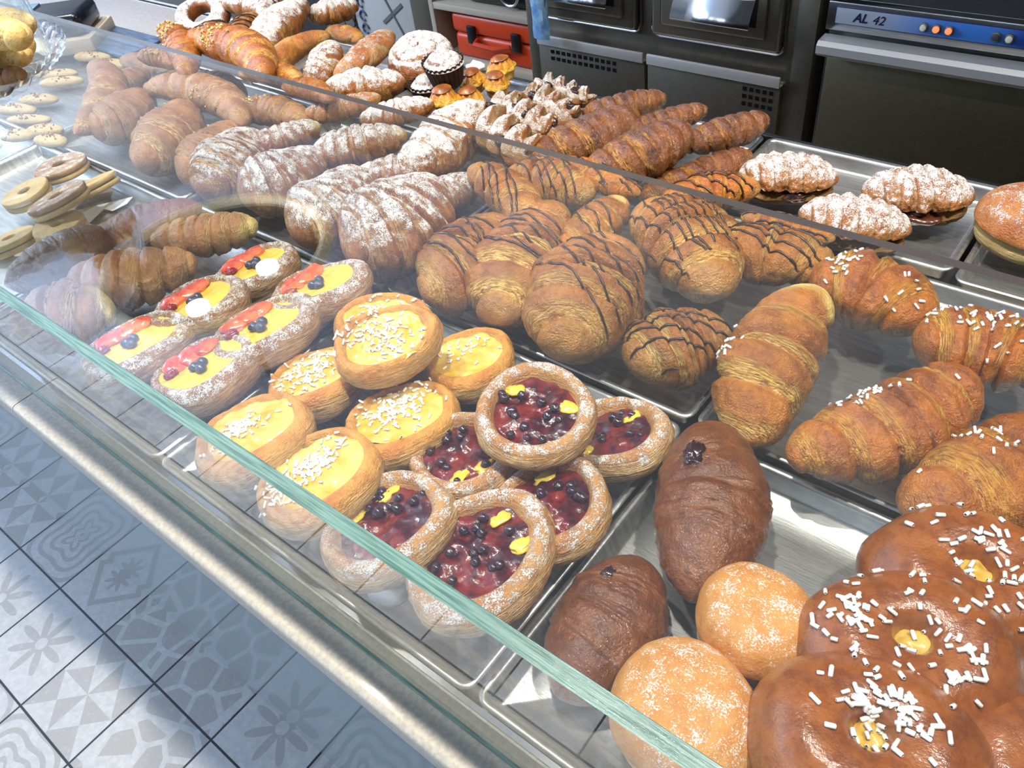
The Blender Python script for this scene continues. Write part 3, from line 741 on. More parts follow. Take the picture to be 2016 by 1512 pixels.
G_SP = 'sugar sprinkled croissants'
def sp(label, p0, p1, w, z, cl, **kw):
    o = C(label, p0, p1, w, z=z, mat=kw.pop('mat', 'honey'), group=G_SP, **kw)
    for i, (n, cx, cy, sx, sy) in enumerate(cl): sprinkles(o, n, (sx, sy), seed=len(CRO) * 5 + i, center=(cx, cy), length=.0060, rad=.0012)
    return o
sp('sugar sprinkled croissant standing on end with a bare pale yellow tip', (1618, 575), (1480, 878), 178, 1.005, [(30, -.055, -.02, .006, .012)], bend=-.35, N=2.2, pale_ends=(.95, 0), mat='gold', z1=.965, tip=.36)
sp('sugar sprinkled croissant under the glass edge, behind the pale tipped one', (1598, 545), (1832, 632), 160, .975, [(26, -.03, .005, .009, .008), (12, .03, 0, .02, .02)], bend=.3, N=1.6)
sp('sugar sprinkled croissant with deep wraps lying in front of its tray', (1555, 890), (1890, 735), 178, .972, [(30, -.012, -.01, .012, .010), (10, 0, 0, .035, .02)], bend=-.45, N=3.2, h=.14)
sp('sugar sprinkled croissant at the right edge, behind the deeply wrapped one', (1800, 672), (2075, 730), 170, .980, [(60, 0, .01, .028, .014)], bend=.35, N=2.6)
sp('twisted sugar sprinkled pastry cut off by the right edge, above the glossy buns', (1775, 985), (2100, 830), 225, .975, [(46, -.02, 0, .022, .02)], bend=-.5, N=1.7, h=.13)

def bro(label, p0, p1, w, z, jam, js, **kw):
    o = C(label, p0, p1, w, z=z, mat='brown', group=kw.pop('group', 'brown brioche croissants'), N=2.2, h=.032, tip=.16, fat=.6, lump=.05, tonek=.5, **kw)
    if jam:
        W = o.matrix_world; q = at(*jam, W.translation.z + .025); Wi = W.inverted(); tr = bvh_of(o)
        h = tr.ray_cast(Wi @ Vector((q[0], q[1], W.translation.z + .12)), local_down(o))
        if h[0] is not None:
            c = h[0]; blob(o, 'jam_filling', M_JAMD, c, js, 3, 1.4, .8, .32, lump=.5, n=28, fr=1.1)
            blob(o, 'jam_filling', M_JAMD, c + Vector((js * .8, js * .7, -.001)), js * .6, 8, 1.1, .7, .4, lump=.5, n=20, fr=1.1)
    return o
bro('brown croissant with a large blot of dark jam, alone at the top of its tray', (1392, 838), (1362, 1180), 218, .968, (1365, 912), .0095, bend=.18)
bro('brown croissant with a small dark jam spot, behind the teal glass edge', (1255, 1098), (1095, 1372), 222, .965, (1195, 1138), .0055, bend=.22)
bro('dark brown glazed croissant at the left end above the teal glass edge', (12, 560), (212, 455), 110, .958, None, 0, bend=-.3, group='dark brown croissants on white paper')
bro('dark brown glazed croissant lying on white paper behind the other dark one', (172, 478), (395, 402), 96, .955, None, 0, bend=-.3, group='dark brown croissants on white paper')

G_PL = 'plain flaky croissants at the left'
C('plain flaky croissant with a fan of opened layers at the left, above the teal edge', (32, 640), (222, 600), 150, z=.972, mat='rose', group=G_PL, bend=-.3, N=2.2, h=.14, pale_ends=(0, .5))
C('plain flaky croissant curled in the middle behind the fruit danishes', (140, 552), (385, 505), 128, z=.975, mat='rose', group=G_PL, bend=-.6, N=3.4, h=.15)
C('plain flaky croissant with a cream coloured cut end, beside the topmost fruit danish', (300, 470), (508, 438), 92, z=.972, mat='rose', group=G_PL, bend=-.35, N=3.4, h=.13, pale_ends=(0, .8))

# ---- danishes
RIM2 = [(0, .66), (.40, .66), (.62, .70), (.72, .82), (.79, .95), (.86, 1.0), (.94, .90), (1.0, .64), (.98, .38), (.89, .13), (.74, .0), (.4, .0), (0, .0)]
RING = [(0, .42), (.30, .42), (.56, .44), (.65, .56), (.71, .82), (.78, .97), (.86, 1.0), (.95, .88), (1.0, .60), (.98, .36), (.89, .12), (.74, .0), (.4, .0), (0, .0)]
def ring_tone(s, r, z, th): return sstep(.50, .62, s) * (1 - sstep(.9, .95, s)) * .85 + (1 - sstep(.22, .36, s)) * .5
def ring_mod(seed, amp=.045, off=0.0):
    def f(r, z, th, s):
        if off:
            q = off * (1 - r ** 2) * (1 - sstep(.5, .62, s)); x_ = r * np.cos(th); y_ = r * np.sin(th) + q; r = np.hypot(x_, y_); th = np.arctan2(y_, x_)
            return _rm(r, z, th, s) + (th,)
        return _rm(r, z, th, s)
    def _rm(r, z, th, s):
        lay = np.floor(s * 46 + .6 * np.sin(th * 1 + seed)); lip = ((s * 46 + .6 * np.sin(th + seed)) - lay)
        out = sstep(.45, .6, s) * (1 - sstep(.86, .93, s))
        r2 = r * (1 + out * .012 * (lip - .5) * 2 + amp * sstep(.3, .6, r) * np.sin(2 * th + seed * 1.3) * .5)
        z2 = z * (1 + amp * np.sin(3 * th + seed) * sstep(.5, .8, r) + amp * .8 * np.sin(th + seed * 2))
        return r2, z2
    return f
def danish(label, p, z, a, b, az, n, mat, kind, group, seed, h=.036, cat='danish pastry', fr=.66, fz=.62, off=0.0):
    c = at(*p, z); M = disc_frame(c, (n[0], n[1], 1), math.radians(az)); a *= 1.08; b *= 1.14
    o = revolve(M, a, b, h, RING if kind == 'berry' else RIM2, D[mat], 'danish_pastry', seed, ns=84, nt=120, tonef=ring_tone, mod=ring_mod(seed, off=off), lump=.045)
    fy = off * b
    tag(o, label, cat, group)
    fm = {'custard': M_CUST, 'berry': M_JAM, 'fruit': M_CUST2}[kind]
    rnd = random.Random(seed)
    ns, nt = 26, 72; rr = np.linspace(0, fr, ns)[:, None]; th = np.linspace(0, 2 * np.pi, nt)[None, :]
    P = np.stack([a * rr * np.cos(th), b * rr * np.sin(th) * (1 - abs(off) * .3) + fy * (1 - rr ** 2), 0 * rr * th], -1); Pf = P.reshape(-1, 3)
    nz = fbm(Pf + seed, 75, seed, 3).reshape(ns, nt)
    zz = h * (fz - .5) + (.0026 if kind != 'fruit' else .001) * nz + h * .05 * (1 - (rr / fr) ** 2)
    P[..., 2] = zz + 0 * th
    fill = mesh_obj({'custard': 'custard_filling', 'berry': 'berry_filling', 'fruit': 'custard_filling'}[kind], P.reshape(-1, 3), grid_faces(ns, nt), fm, o)
    def fz_(x, y): return h * (fz - .5) + h * .05 * (1 - ((x / a) ** 2 + (y / b) ** 2) / fr ** 2)
    if kind == 'berry':
        for k in range(13):
            r0 = fr * .82 * math.sqrt(rnd.random()); t0 = rnd.uniform(0, 6.28); x, y = a * r0 * math.cos(t0), b * r0 * math.sin(t0); s = rnd.uniform(.0030, .0048)
            blob(o, 'baked_berry', M_BLACKB, (x, y + fy * .6, fz_(x, y) + s * .45), s, seed + k, 1, 1, .85, lump=.12, n=12)
        for k in range(2):
            t0 = rnd.uniform(0, 6.28); x, y = a * fr * .7 * math.cos(t0), b * fr * .7 * math.sin(t0)
            blob(o, 'custard_spot', M_CUST2, (x, y + fy * .5, fz_(x, y)), .0075, seed + k, 1.3, .8, .35, lump=.4, n=14)
    if kind == 'fruit':
        t0 = math.pi * .5 + math.pi / 2 + rnd.uniform(-.3, .3)
        for k, q in enumerate((-.75, -.1, .5)):
            x = a * .36 * q * 1.2; y = b * .34 + .002 * k
            Mx = blob(o, 'strawberry_slice', M_STRAW, (0, 0, 0), .0155, seed + k, 1.0, .72, .30, lump=.18, n=18)
            Mx.matrix_local = Matrix.Translation((x, y + fy * .5, fz_(x, y) + .0035)) @ Matrix.Rotation(rnd.uniform(-.5, .5), 4, 'Z') @ Matrix.Rotation(rnd.uniform(.1, .4), 4, 'X')
        for k, (dx, dy) in enumerate(((0, 0), (.0094, .0014), (.0042, -.0082))):
            x = -a * .12 + dx + rnd.uniform(-.001, .001); y = -b * .28 + dy
            bl = blob(o, 'blueberry', M_BLUE, (x, y + fy, fz_(x, y) + .0036), .0056, seed + k, 1, 1, .88, lump=.04, n=16)
        x, y = -a * .5, -b * .05
        blob(o, 'raspberry_piece', M_RASP, (x, y + fy, fz_(x, y) + .003), .0062, seed + 9, 1.1, .85, .7, lump=.35, n=18, fr=2.5)
    return o, fill
G_F = 'fruit danishes'; G_C = 'custard danishes with sugar sprinkles'; G_B = 'mixed berry danishes'
for i, (lb, p, z, a, b, az, n) in enumerate([
    ('fruit danish at the top of the group, beside the cream ended plain croissant', (512, 540), .970, .049, .044, 82, (-.20, .02)),
    ('fruit danish in the middle of the left side, under a bright lamp reflection', (400, 612), .968, .050, .045, 80, (-.20, .02)),
    ('rightmost fruit danish, next to the powdered croissants', (636, 580), .968, .052, .045, 84, (-.20, .02)),
    ('fruit danish in the right row, between the rightmost and the front one', (525, 662), .970, .053, .047, 78, (-.20, .02)),
    ('fruit danish furthest left, running under the teal glass edge', (276, 694), .968, .055, .050, 74, (-.20, .02)),
    ('fruit danish at the front, beside the tray rim of the custard ones', (410, 742), .970, .052, .047, 74, (-.20, .02))]):
    danish(lb, p, z, a, b, az, n, 'fruit', 'fruit', G_F, 11 + i * 5, fr=.86, fz=.84, h=.034, off=.27)
def cust(lb, p, z, a, b, az, n, seed, cl, off=.22):
    o, f = danish(lb, p, z, a, b, az, n, 'cust', 'custard', G_C, seed, fz=.86, fr=.86, h=.034, off=off)
    for i, (k, cx, cy, sx, sy) in enumerate(cl): sprinkles(o, k, (sx, sy), seed=seed + i, center=(cx, cy), extra=(f,))
cust('custard danish lying partly hidden behind the topmost one', (757, 645), .972, .046, .041, 40, (.05, .15), 51, [(60, 0, .01, .018, .014)], 0)
cust('custard danish left of the topmost one, thick with white sugar sprinkles', (630, 757), .962, .046, .044, 66, (-.16, .04), 58, [(150, -.012, 0, .013, .020)])
cust('custard danish right of the topmost one, few sugar sprinkles', (928, 722), .958, .045, .042, 75, (-.12, .12), 63, [(34, -.01, .0, .012, .018)])
cust('custard danish below the topmost one, with a hollow full of sprinkles', (796, 842), .968, .048, .045, 56, (-.16, .08), 69, [(170, -.012, .006, .015, .016)])
cust('custard danish at the left corner of its tray, few sprinkles', (505, 868), .968, .052, .047, 72, (-.20, .02), 75, [(95, -.012, -.006, .009, .016)])
cust('custard danish at the front, crossing the teal glass edge', (636, 955), .970, .053, .045, 80, (-.20, .02), 81, [(210, -.013, -.004, .009, .020)])
cust('topmost custard danish lying flat on the others', (766, 683), 1.008, .046, .038, 40, (.02, -.12), 44, [(110, -.002, .0, .020, .013), (30, -.03, -.01, .008, .012)], .05)
for i, (lb, p, z, a, b, az, n, hh) in enumerate([
    ('topmost berry danish, round and lying flat on the others', (1053, 818), 1.008, .0475, .0445, 20, (.06, -.06), .034),
    ('berry danish at the right, standing against the tray rim', (1208, 868), .966, .047, .043, 78, (-.22, .06), .036),
    ('berry danish hidden between the custard ones and the topmost berry one', (920, 905), .954, .048, .042, 80, (-.10, .0), .034),
    ('berry danish below the topmost one, partly hidden', (1085, 1005), .962, .048, .043, 70, (-.12, .0), .034),
    ('berry danish leaning beside the front custard one, close to the teal edge', (768, 1042), .970, .052, .046, 78, (-.22, .0), .036),
    ('largest berry danish, crossing the teal glass edge at the front', (948, 1104), .972, .056, .050, 68, (-.14, .0), .038)]):
    danish(lb, p, z, a, b, az, n, 'berry', 'berry', G_B, 91 + i * 7, h=hh * .86, fr=.80, fz=.68, off=.0 if i == 0 else .12)
q = at(765, 1152, .945)
wt = empty('meringue_drop', tuple(q)); wo = blob(None, 'meringue_drop', simple('white_icing', (226, 226, 236), .3, 0, .3), (0, 0, 0), .017, 4, 1.2, 1, .7, lump=.08, n=24)
bpy.data.objects.remove(wt); wo.location = q; tag(wo, 'smooth white oval sweet with a red underside, in front of the berry danishes', 'sweet')
blob(wo, 'red_underside', simple('red_base', (150, 40, 44), .4), (0, 0, -.0035), .0165, 4, 1.2, 1, .6, lump=.08, n=20)

# ---- buns
DON = [(0, .50), (.05, .50), (.10, .56), (.15, .80), (.24, .96), (.42, 1.0), (.62, .98), (.80, .86), (.94, .64), (1.0, .40), (.97, .18), (.86, .02), (.4, 0), (0, 0)]
def donut(lb, p, z, a, seed, cl, az=0, n=(0, 0), hole=True, h=.062):
    c = at(*p, z); M = disc_frame(c, (n[0], n[1], 1), math.radians(az))
    o = revolve(M, a, a * .93, h, DON, D['bun'], 'glossy_brioche_bun', seed, ns=80, nt=120, lump=.035, fine=.003,
                tonef=lambda s, r, z, t: .5 * (1 - sstep(.2, .5, z)) + 0 * t)
    tag(o, lb, 'bun', 'glossy brown buns with sugar sprinkles')
    f = blob(o, 'custard_filling', M_CUST, (0, 0, h * .08), .0165, seed, 1, 1, .9, lump=.25, n=28)
    for i, (k, cx, cy, sx, sy) in enumerate(cl): sprinkles(o, k, (sx, sy), seed=seed + i, center=(cx, cy), length=.0066, rad=.0014, extra=(f,))
    return o
donut('glossy brown bun at the back right with custard squeezed out on top', (1905, 1150), .975, .062, 7, [(60, .0, .01, .026, .020), (22, .03, -.01, .02, .02)], n=(.05, -.05))
donut('glossy brown bun in the middle with an open custard hole', (1782, 1288), .982, .064, 13, [(60, -.005, .0, .022, .022), (26, -.04, -.012, .010, .010), (14, .03, 0, .01, .02)], n=(.0, -.02))
donut('glossy brown bun at the bottom edge, nearest the viewer', (1700, 1475), .990, .062, 19, [(70, .004, .01, .016, .012), (10, -.02, .02, .01, .01)])
donut('glossy brown bun in the bottom right corner, mostly out of view', (2075, 1560), .972, .058, 27, [(20, 0, 0, .02, .02)])
KR = [(0, 1.0), (.35, .99), (.65, .92), (.86, .78), (.985, .56), (1.0, .44), (.935, .385), (.93, .33), (.945, .25), (.90, .10), (.78, .01), (.4, 0), (0, 0)]
def krapf(lb, p, z, a, h, seed, n=(0, 0), mat='krapf', group='sugared round buns'):
    c = at(*p, z); M = disc_frame(c, (n[0], n[1], 1), 0)
    o = revolve(M, a, a * .96, h, KR, D[mat], 'sugared_bun', seed, ns=80, nt=110, lump=.03, fine=.006,
                tonef=lambda s, r, z, t: 1.2 * sstep(.40, .52, s) + 0 * t, palef=lambda s, r, z, t: .55 * sstep(.44, .50, s) * (1 - sstep(.86, .95, s)) + 0 * t)
    tag(o, lb, 'bun', group); return o
krapf('sugared round bun between the brown croissants and the glossy buns', (1487, 1225), .964, .0425, .058, 3, n=(.0, .12))
krapf('sugared round bun at the bottom edge, crossing the glass corner', (1352, 1405), .966, .050, .056, 9, n=(-.05, .06))
krapf('big round powdered bun cut off by the right edge behind the glass', (2040, 435), .962, .058, .056, 15, n=(.05, 0), mat='powderl', group='big powdered bun')

# ---- powdered shells with hazelnut cream
def shell(lb, p0, p1, w, z, seed, cream):
    A, B = at(*p0, z), at(*p1, z); M = frame(A, B); L = float(np.linalg.norm(B - A)); W = w * pxm((A + B) / 2)
    nu, nv = 140, 90; u = np.linspace(0, 1, nu)[:, None]; v = np.linspace(0, 2 * np.pi, nv)[None, :] - np.pi / 2; t = 2 * u - 1
    base = (1 - np.abs(t) ** 2.2) ** .62
    ts = t + .14 * np.cos(v); ph = ts * 3.6 + seed * .3; f = ph - np.floor(ph); r = W / 2 * base * (1 + .13 * (np.sin(np.pi * f ** .7) - .5))
    P = np.stack([L / 2 * t + 0 * v, r * np.cos(v), r * .72 * np.sin(v)], -1)
    nz = fbm(P.reshape(-1, 3), 60, seed, 3).reshape(nu, nv) * .07 + fbm(P.reshape(-1, 3), 330, seed, 2).reshape(nu, nv) * .035
    P[..., 1:] *= (1 + nz)[..., None]
    P[..., 2] = np.where(P[..., 2] < -.001, -.001 + P[..., 2] * .10, P[..., 2]) + .008
    tone = sstep(.7, .95, f) * .7
    o = finish('shell_pastry', P, D['shell'], M, dict(tone=tone + 0 * v, puv=np.stack([ts + 0 * v, v + 0 * u, 0 * u + 0 * v + seed], -1).reshape(-1, 3)))
    tag(o, lb, 'pastry', 'powdered shell pastries with hazelnut cream')
    b = np.stack([L / 2 * .93 * t + 0 * v, W / 2 * .90 * (1 - np.abs(t) ** 2.4) ** .6 * np.cos(v), W * .19 * np.sin(v) * (1 - np.abs(t) ** 3) ** .5 - .008 + 0 * t], -1)
    b[..., 2] += .0012 * np.sin(b[..., 2] * 2600 + 2 * t)
    b[..., 1:] *= (1 + fbm(b.reshape(-1, 3), 90, seed, 2).reshape(nu, nv) * .06)[..., None]
    W3 = Matrix(M)
    bo = finish('pastry_base', b, D['powderl'], W3, dict(tone=np.ones((nu, nv)) * .9, dust=np.zeros(nu * nv), puv=np.stack([b[..., 2] * 60, t + 0 * v, 0 * t + 0 * v], -1).reshape(-1, 3)), parent=o)
    for (dx, s) in cream: blob(o, 'hazelnut_cream', M_NUT, (L * dx, -W * .34, -.004), s, seed, 1.7, .9, .62, lump=.3, n=24)
    return o
shell('powdered shell pastry at the left, behind the two striped golden ones', (1452, 352), (1650, 365), 112, .962, 1, [(.1, .010)])
shell('powdered shell pastry at the right, with hazelnut cream oozing on to the tray', (1692, 385), (1917, 400), 128, .966, 2, [(.0, .015), (.07, .012)])
shell('powdered shell pastry in front of the other two, against the glass edge', (1572, 428), (1790, 468), 122, .962, 3, [(-.1, .008)])

# ---- chocolate braids
def braid(lb, p0, p1, w, z, seed, mat='powder'):
    A, B = at(*p0, z), at(*p1, z); M = frame(A, B); L = float(np.linalg.norm(B - A)); W = w * pxm((A + B) / 2)
    o = empty('chocolate_braid', (0, 0, 0)); o.matrix_world = M; tag(o, lb, 'pastry', 'powdered chocolate braids')
    for s in (0, 1):
        nu, nv = 110, 40; t = np.linspace(-1, 1, nu)[:, None]; v = np.linspace(0, 2 * np.pi, nv)[None, :]
        ph = 2.2 * np.pi * t + s * np.pi + seed; rr = W * .27 * (1 - np.abs(t) ** 6) ** .5
        cy = W * .24 * np.cos(ph); cz = W * .17 * np.sin(ph) * .8
        P = np.stack([L / 2 * t * .97 + 0 * v, cy + rr * np.cos(v), cz + rr * .95 * np.sin(v)], -1)
        nz = fbm(P.reshape(-1, 3), 70, seed + s, 3).reshape(nu, nv) * .0022 + .0006 * np.sin(v * 7 + 5 * t + seed); P[..., 1] += nz; P[..., 2] += nz
        ch = sstep(.1, .5, vnoise(P.reshape(-1, 3), 95, seed).reshape(nu, nv))
        finish('dough_strand', P, D['powder'], M, dict(tone=.4 + .5 * np.cos(v * 2 + t * 3) , puv=np.stack([v * .5 + 0 * t, t * 3 + 0 * v, 0 * t * v + seed], -1).reshape(-1, 3)), parent=o)
    rnd = random.Random(seed)
    for k in range(5):
        x = L * rnd.uniform(-.4, .4); blob(o, 'chocolate_filling', M_CHOC, (x, W * rnd.uniform(-.3, .3), W * rnd.uniform(.14, .24)), W * .14, seed + k, 1.5, .8, .6, lump=.4, n=14)
    return o
braid('powdered chocolate braid nearest the glass, with much dark filling', (935, 225), (1045, 305), 95, .985, 1)
braid('powdered chocolate braid second from the glass', (985, 195), (1085, 265), 75, .985, 2)
braid('powdered chocolate braid behind the second one, thickly powdered', (1040, 178), (1130, 235), 62, .985, 4)
braid('powdered chocolate braid at the back, next to the wholegrain croissants', (1060, 158), (1165, 200), 52, .985, 6)

# ---- little cakes in cups, custard puffs
def cup_cake(lb, p, z, a, seed, n=(0, 0)):
    c = at(*p, z); M = disc_frame(c, (n[0], n[1], 1), 0); h = a * 1.15
    pr = [(.99, 1.0), (1.02, 1.0), (1.0, .95), (.74, .0), (.5, 0), (0, 0)]
    o = revolve(M, a, a, h, pr, simple('brown_paper_cup', (40, 24, 22), .6), 'cup_cake', seed, ns=20, nt=193, lump=0, fine=0, mod=lambda r, z, t, s: (r * (1 + .035 * np.sign(np.sin(t * 24)) * (z > .01)), z))
    tag(o, lb, 'cake', 'small cakes in brown paper cups')
    revolve(M, a * .96, a * .96, h * .35, [(0, 1.0), (.3, .98), (.7, .75), (1.0, .15), (1, 0), (0, 0)], D['powderh'], 'cake_top', seed, ns=30, nt=60, zoff=1.1, parent=o,
            mod=lambda r, z, t, s: (r, z + .14 * np.sin(r * 16 + t) * (r < .9)))
    return o
cup_cake('small powdered cake in a dark brown paper cup, in front of the powdered swirl', (876, 142), 1.0, .031, 2, n=(.0, -.1))
cup_cake('small powdered cake in a paper cup, half hidden below the first one', (848, 182), .975, .030, 5)
def puff(lb, p, z, a, seed):
    c = at(*p, z); M = disc_frame(c, (.0, -.05, 1), seed)
    o = revolve(M, a, a, a * 1.45, [(0, 1.0), (.3, .98), (.62, .86), (.86, .66), (1.0, .50), (.92, .42), (.86, .30), (.74, 0), (0, 0)], D['tart'], 'custard_puff', seed, ns=44, nt=80, lump=.06,
                mod=lambda r, z, t, s: (r * (1 + .06 * np.cos(8 * t) * (z > .3) * sstep(.4, .9, r)), z + .06 * np.cos(8 * t + 3 * r) * sstep(.2, .6, r) * (z > .6)), tonef=lambda s, r, z, t: 1 - sstep(.55, .9, z))
    tag(o, lb, 'cake', 'little golden custard puffs')
    revolve(M, a * .62, a * .55, a * .25, [(0, 1), (.5, .9), (.9, .4), (1, 0), (0, 0)], simple('baked_brown_top', (128, 74, 38), .35, 0, .3, .5, 200, 0, c2=(186, 110, 48)), 'browned_top', seed, ns=20, nt=40, lump=.25, zoff=2.65, parent=o)
    return o
puff('golden custard puff at the back with a brown top', (985, 135), .985, .0235, 1)
puff('golden custard puff with petal marks, in front of the brown topped one', (930, 160), .98, .022, 2)
puff('golden custard puff right of the petal marked one', (978, 166), .975, .022, 3)
puff('golden custard puff at the front left of its group', (874, 196), .975, .023, 4)
puff('golden custard puff at the front right of its group', (925, 196), .97, .022, 5)
wc = empty('tmp'); bpy.data.objects.remove(wc)
wv = blob(None, 'icing_square', simple('white_icing', (226, 226, 236), .3), (0, 0, 0), .016, 6, 1, .8, .5, lump=.2, n=20); wv.location = at(937, 132, .975); tag(wv, 'small white powdered sweet between the cup cake and the custard puffs', 'sweet')

# ---- pile at the back left
G_BK = 'cream rolls and pastries in the back left heap'
def swirl(lb, p, z, a, h, seed, n, az=0):
    c = at(*p, z); M = disc_frame(c, (n[0], n[1], 1), az)
    o = revolve(M, a, a * .93, h, [(0, 1.0), (.3, .98), (.6, .92), (.85, .78), (.98, .55), (1.0, .35), (.93, .1), (.8, 0), (0, 0)], D['powderh'], 'swirl_bun', seed, ns=110, nt=120, lump=.03,
                mod=lambda r, z, t, s: (r, z - .10 * (1 - np.abs(np.sin((r * 11 + t) / 2))) ** 3 * (z > .3)), tonef=lambda s, r, z, t: .6 * (1 - sstep(.3, .6, z)))
    tag(o, lb, 'bun', G_BK); return o
swirl('large round swirl bun thick with powdered sugar at the back', (828, 112), .985, .062, .055, 3, (.1, -.15))
B = lambda lb, p0, p1, w, z, mat, **kw: C(lb, p0, p1, w, z=z, mat=mat, group=G_BK, cat='pastry', name=kw.pop('name', 'cream_roll'), **kw)
B('golden brown cream roll leaning against the powdered swirl', (770, 65), (660, 155), 62, 1.0, 'powderl', N=1.2, bend=.1, h=.05)
B('powdered cream roll standing up with pale cream at its tip', (655, 82), (612, 188), 74, 1.02, 'powder', N=1.2, bend=.15, z1=.97, pale_ends=(.9, 0), h=.05)
B('wide powdered pastry below the golden brown roll', (797, 160), (640, 175), 78, .98, 'powderh', N=2, bend=.2)
B('golden curved pastry standing in an arch, left of the upright cream roll', (552, 138), (650, 70), 54, 1.005, 'gold', N=1, bend=.9, h=.04, name='arched_pastry')
B('golden pastry end showing behind the arched one', (640, 62), (712, 80), 38, .985, 'gold', N=1.4, bend=.3)
B('long thickly powdered pastry sloping up in the middle of the heap', (602, 5), (500, 118), 78, 1.0, 'powderh', N=3.4, bend=-.2, h=.12)
B('powdered pastry at the top edge, back of the heap', (702, 8), (606, 30), 58, .985, 'powderh', N=2)
B('small powdered pastry end at the foot of the long one', (492, 108), (548, 125), 40, .99, 'powderh', N=2)
o1 = B('golden pastry with chocolate stripes, left of two striped ones in the heap', (370, 92), (452, 52), 54, 1.0, 'choco', N=1.2, bend=.2, h=.05); drizzle(o1, 1.0, 5, .014, 3, r=.0013)
o1 = B('golden pastry with chocolate stripes, right of two striped ones in the heap', (462, 90), (505, 30), 52, .995, 'choco', N=1.4, bend=.2); drizzle(o1, 1.2, 5, .012, 4, r=.0013)
o1 = B('powdered pastry with chocolate stripes and a cream spot at the top edge', (512, 32), (575, -18), 46, .99, 'powder', N=1.6, bend=.2, pale_ends=(.6, 0)); drizzle(o1, .3, 5, .012, 6, r=.0013)
B('powdered pastry behind the striped ones at the top edge', (438, 10), (520, 25), 46, .985, 'powderh', N=1.6)
c = at(398, 34, .975)
o1 = revolve(disc_frame(c, (.25, -.5, 1), .5), .062, .052, .034, [(.38, .5), (.42, .85), (.6, 1), (.82, .95), (1, .55), (.9, .1), (.6, 0), (.42, .15), (.38, .5)], D['powderh'], 'ring_pastry', 8, ns=50, nt=90, lump=.1)
tag(o1, 'powdered ring shaped pastry at the top left of the heap', 'pastry', G_BK)

# ---- biscuits
def ring_biscuit(lb, p, z, a, n, seed, mat='cookied'):
    c = at(*p, z); e = empty('ring_biscuit'); M = disc_frame(c, (n[0], n[1], 1), .4); e.matrix_world = M; tag(e, lb, 'biscuit', 'round sandwich biscuits with a hole')
    for k in (0, 1):
        revolve(M, a, a, .008, [(.24, .5), (.27, .95), (.36, 1), (.9, 1), (1, .8), (1, .2), (.9, 0), (.36, 0), (.27, .05), (.24, .5)], D[mat if k else 'cookie'], 'biscuit_half', seed, ns=40, nt=70, lump=.02, zoff=-1.05 + k * 1.15, parent=e)
    return e
ring_biscuit('round brown sandwich biscuit with a hole, in front of the pale one', (118, 395), .966, .042, (-.25, -.1), 1)
ring_biscuit('pale sandwich biscuit showing half a hole, right of the brown one', (180, 370), .958, .042, (-.35, 0), 2, 'cookie')
ring_biscuit('round sandwich biscuit behind the brown one, hazy under the glass', (122, 332), .958, .042, (-.1, 0), 3)
ring_biscuit('pale sandwich biscuit at the left, near the foot of the cake stand', (55, 385), .955, .036, (-.1, -.1), 4, 'cookie')
ring_biscuit('pale yellow biscuit peeping out behind the dark brown croissants', (118, 450), .945, .034, (0, 0), 5, 'cookie')
ring_biscuit('pale biscuit at the left picture edge above the dark brown croissants', (25, 478), .95, .034, (-.2, 0), 6, 'cookie')
def oval_biscuit(lb, p, z, a, b, az, seed, mat='cookie'):
    c = at(*p, z); o = revolve(disc_frame(c, (0, 0, 1), az), a, b, .014, [(0, 1), (.6, .95), (.9, .7), (1, .35), (.85, 0), (0, 0)], D[mat], 'oval_biscuit', seed, ns=30, nt=50, lump=.08)
    tag(o, lb, 'biscuit', 'long oval biscuits in the far left tray')
    crumbs(o, 26, (a * .4, b * .5), seed, size=.004, name='chopped_almonds', mat=simple('almond_bits', (150, 110, 70), .6)); return o
for i, (p, lb) in enumerate([((180, 110), 'oval almond biscuit furthest right in the far left tray'), ((150, 95), 'oval almond biscuit under the glass corner by the cake stand plate'),
    ((110, 145), 'oval almond biscuit right beside the cake stand plate'), ((215, 125), 'flat brown almond biscuit beside the long smooth bun'),
    ((75, 195), 'almond biscuit in the second row from the plate'), ((120, 160), 'almond biscuit touching the tray rim below the plate'),
    ((30, 215), 'almond biscuit under the plate edge at the left'), ((55, 235), 'pale long biscuit in front of the second row'),
    ((85, 255), 'pale oval biscuit above the lamp reflections'), ((100, 275), 'pale biscuit at the tray corner near the hollow biscuits'), ((30, 265), 'pale biscuit at the left edge, below the second row')]):
    oval_biscuit(lb, p, .945, .046 if i < 8 else .036, .015, .35 + .1 * (i % 3), 20 + i)
pp = at(150, 430, .9325)
def paper(lb, pts, z):
    P3 = [at(*q, z) for q in pts]; m = MB(); vs = [m.bm.verts.new(tuple(q)) for q in P3]; f = m.bm.faces.new(vs)
    r = bmesh.ops.extrude_face_region(m.bm, geom=[f])
    for v in [g for g in r['geom'] if isinstance(g, bmesh.types.BMVert)]: v.co.z += .0008
    o = m.build('baking_paper', simple('white_paper', (236, 238, 240), .7), smooth=False); tag(o, lb, 'paper'); return o
paper('torn white baking paper sticking out under the dark brown croissants', [(0, 470), (110, 432), (130, 420), (262, 388), (250, 402), (222, 416), (205, 412), (175, 440), (260, 470), (200, 540), (20, 600), (-30, 560)], .9345)

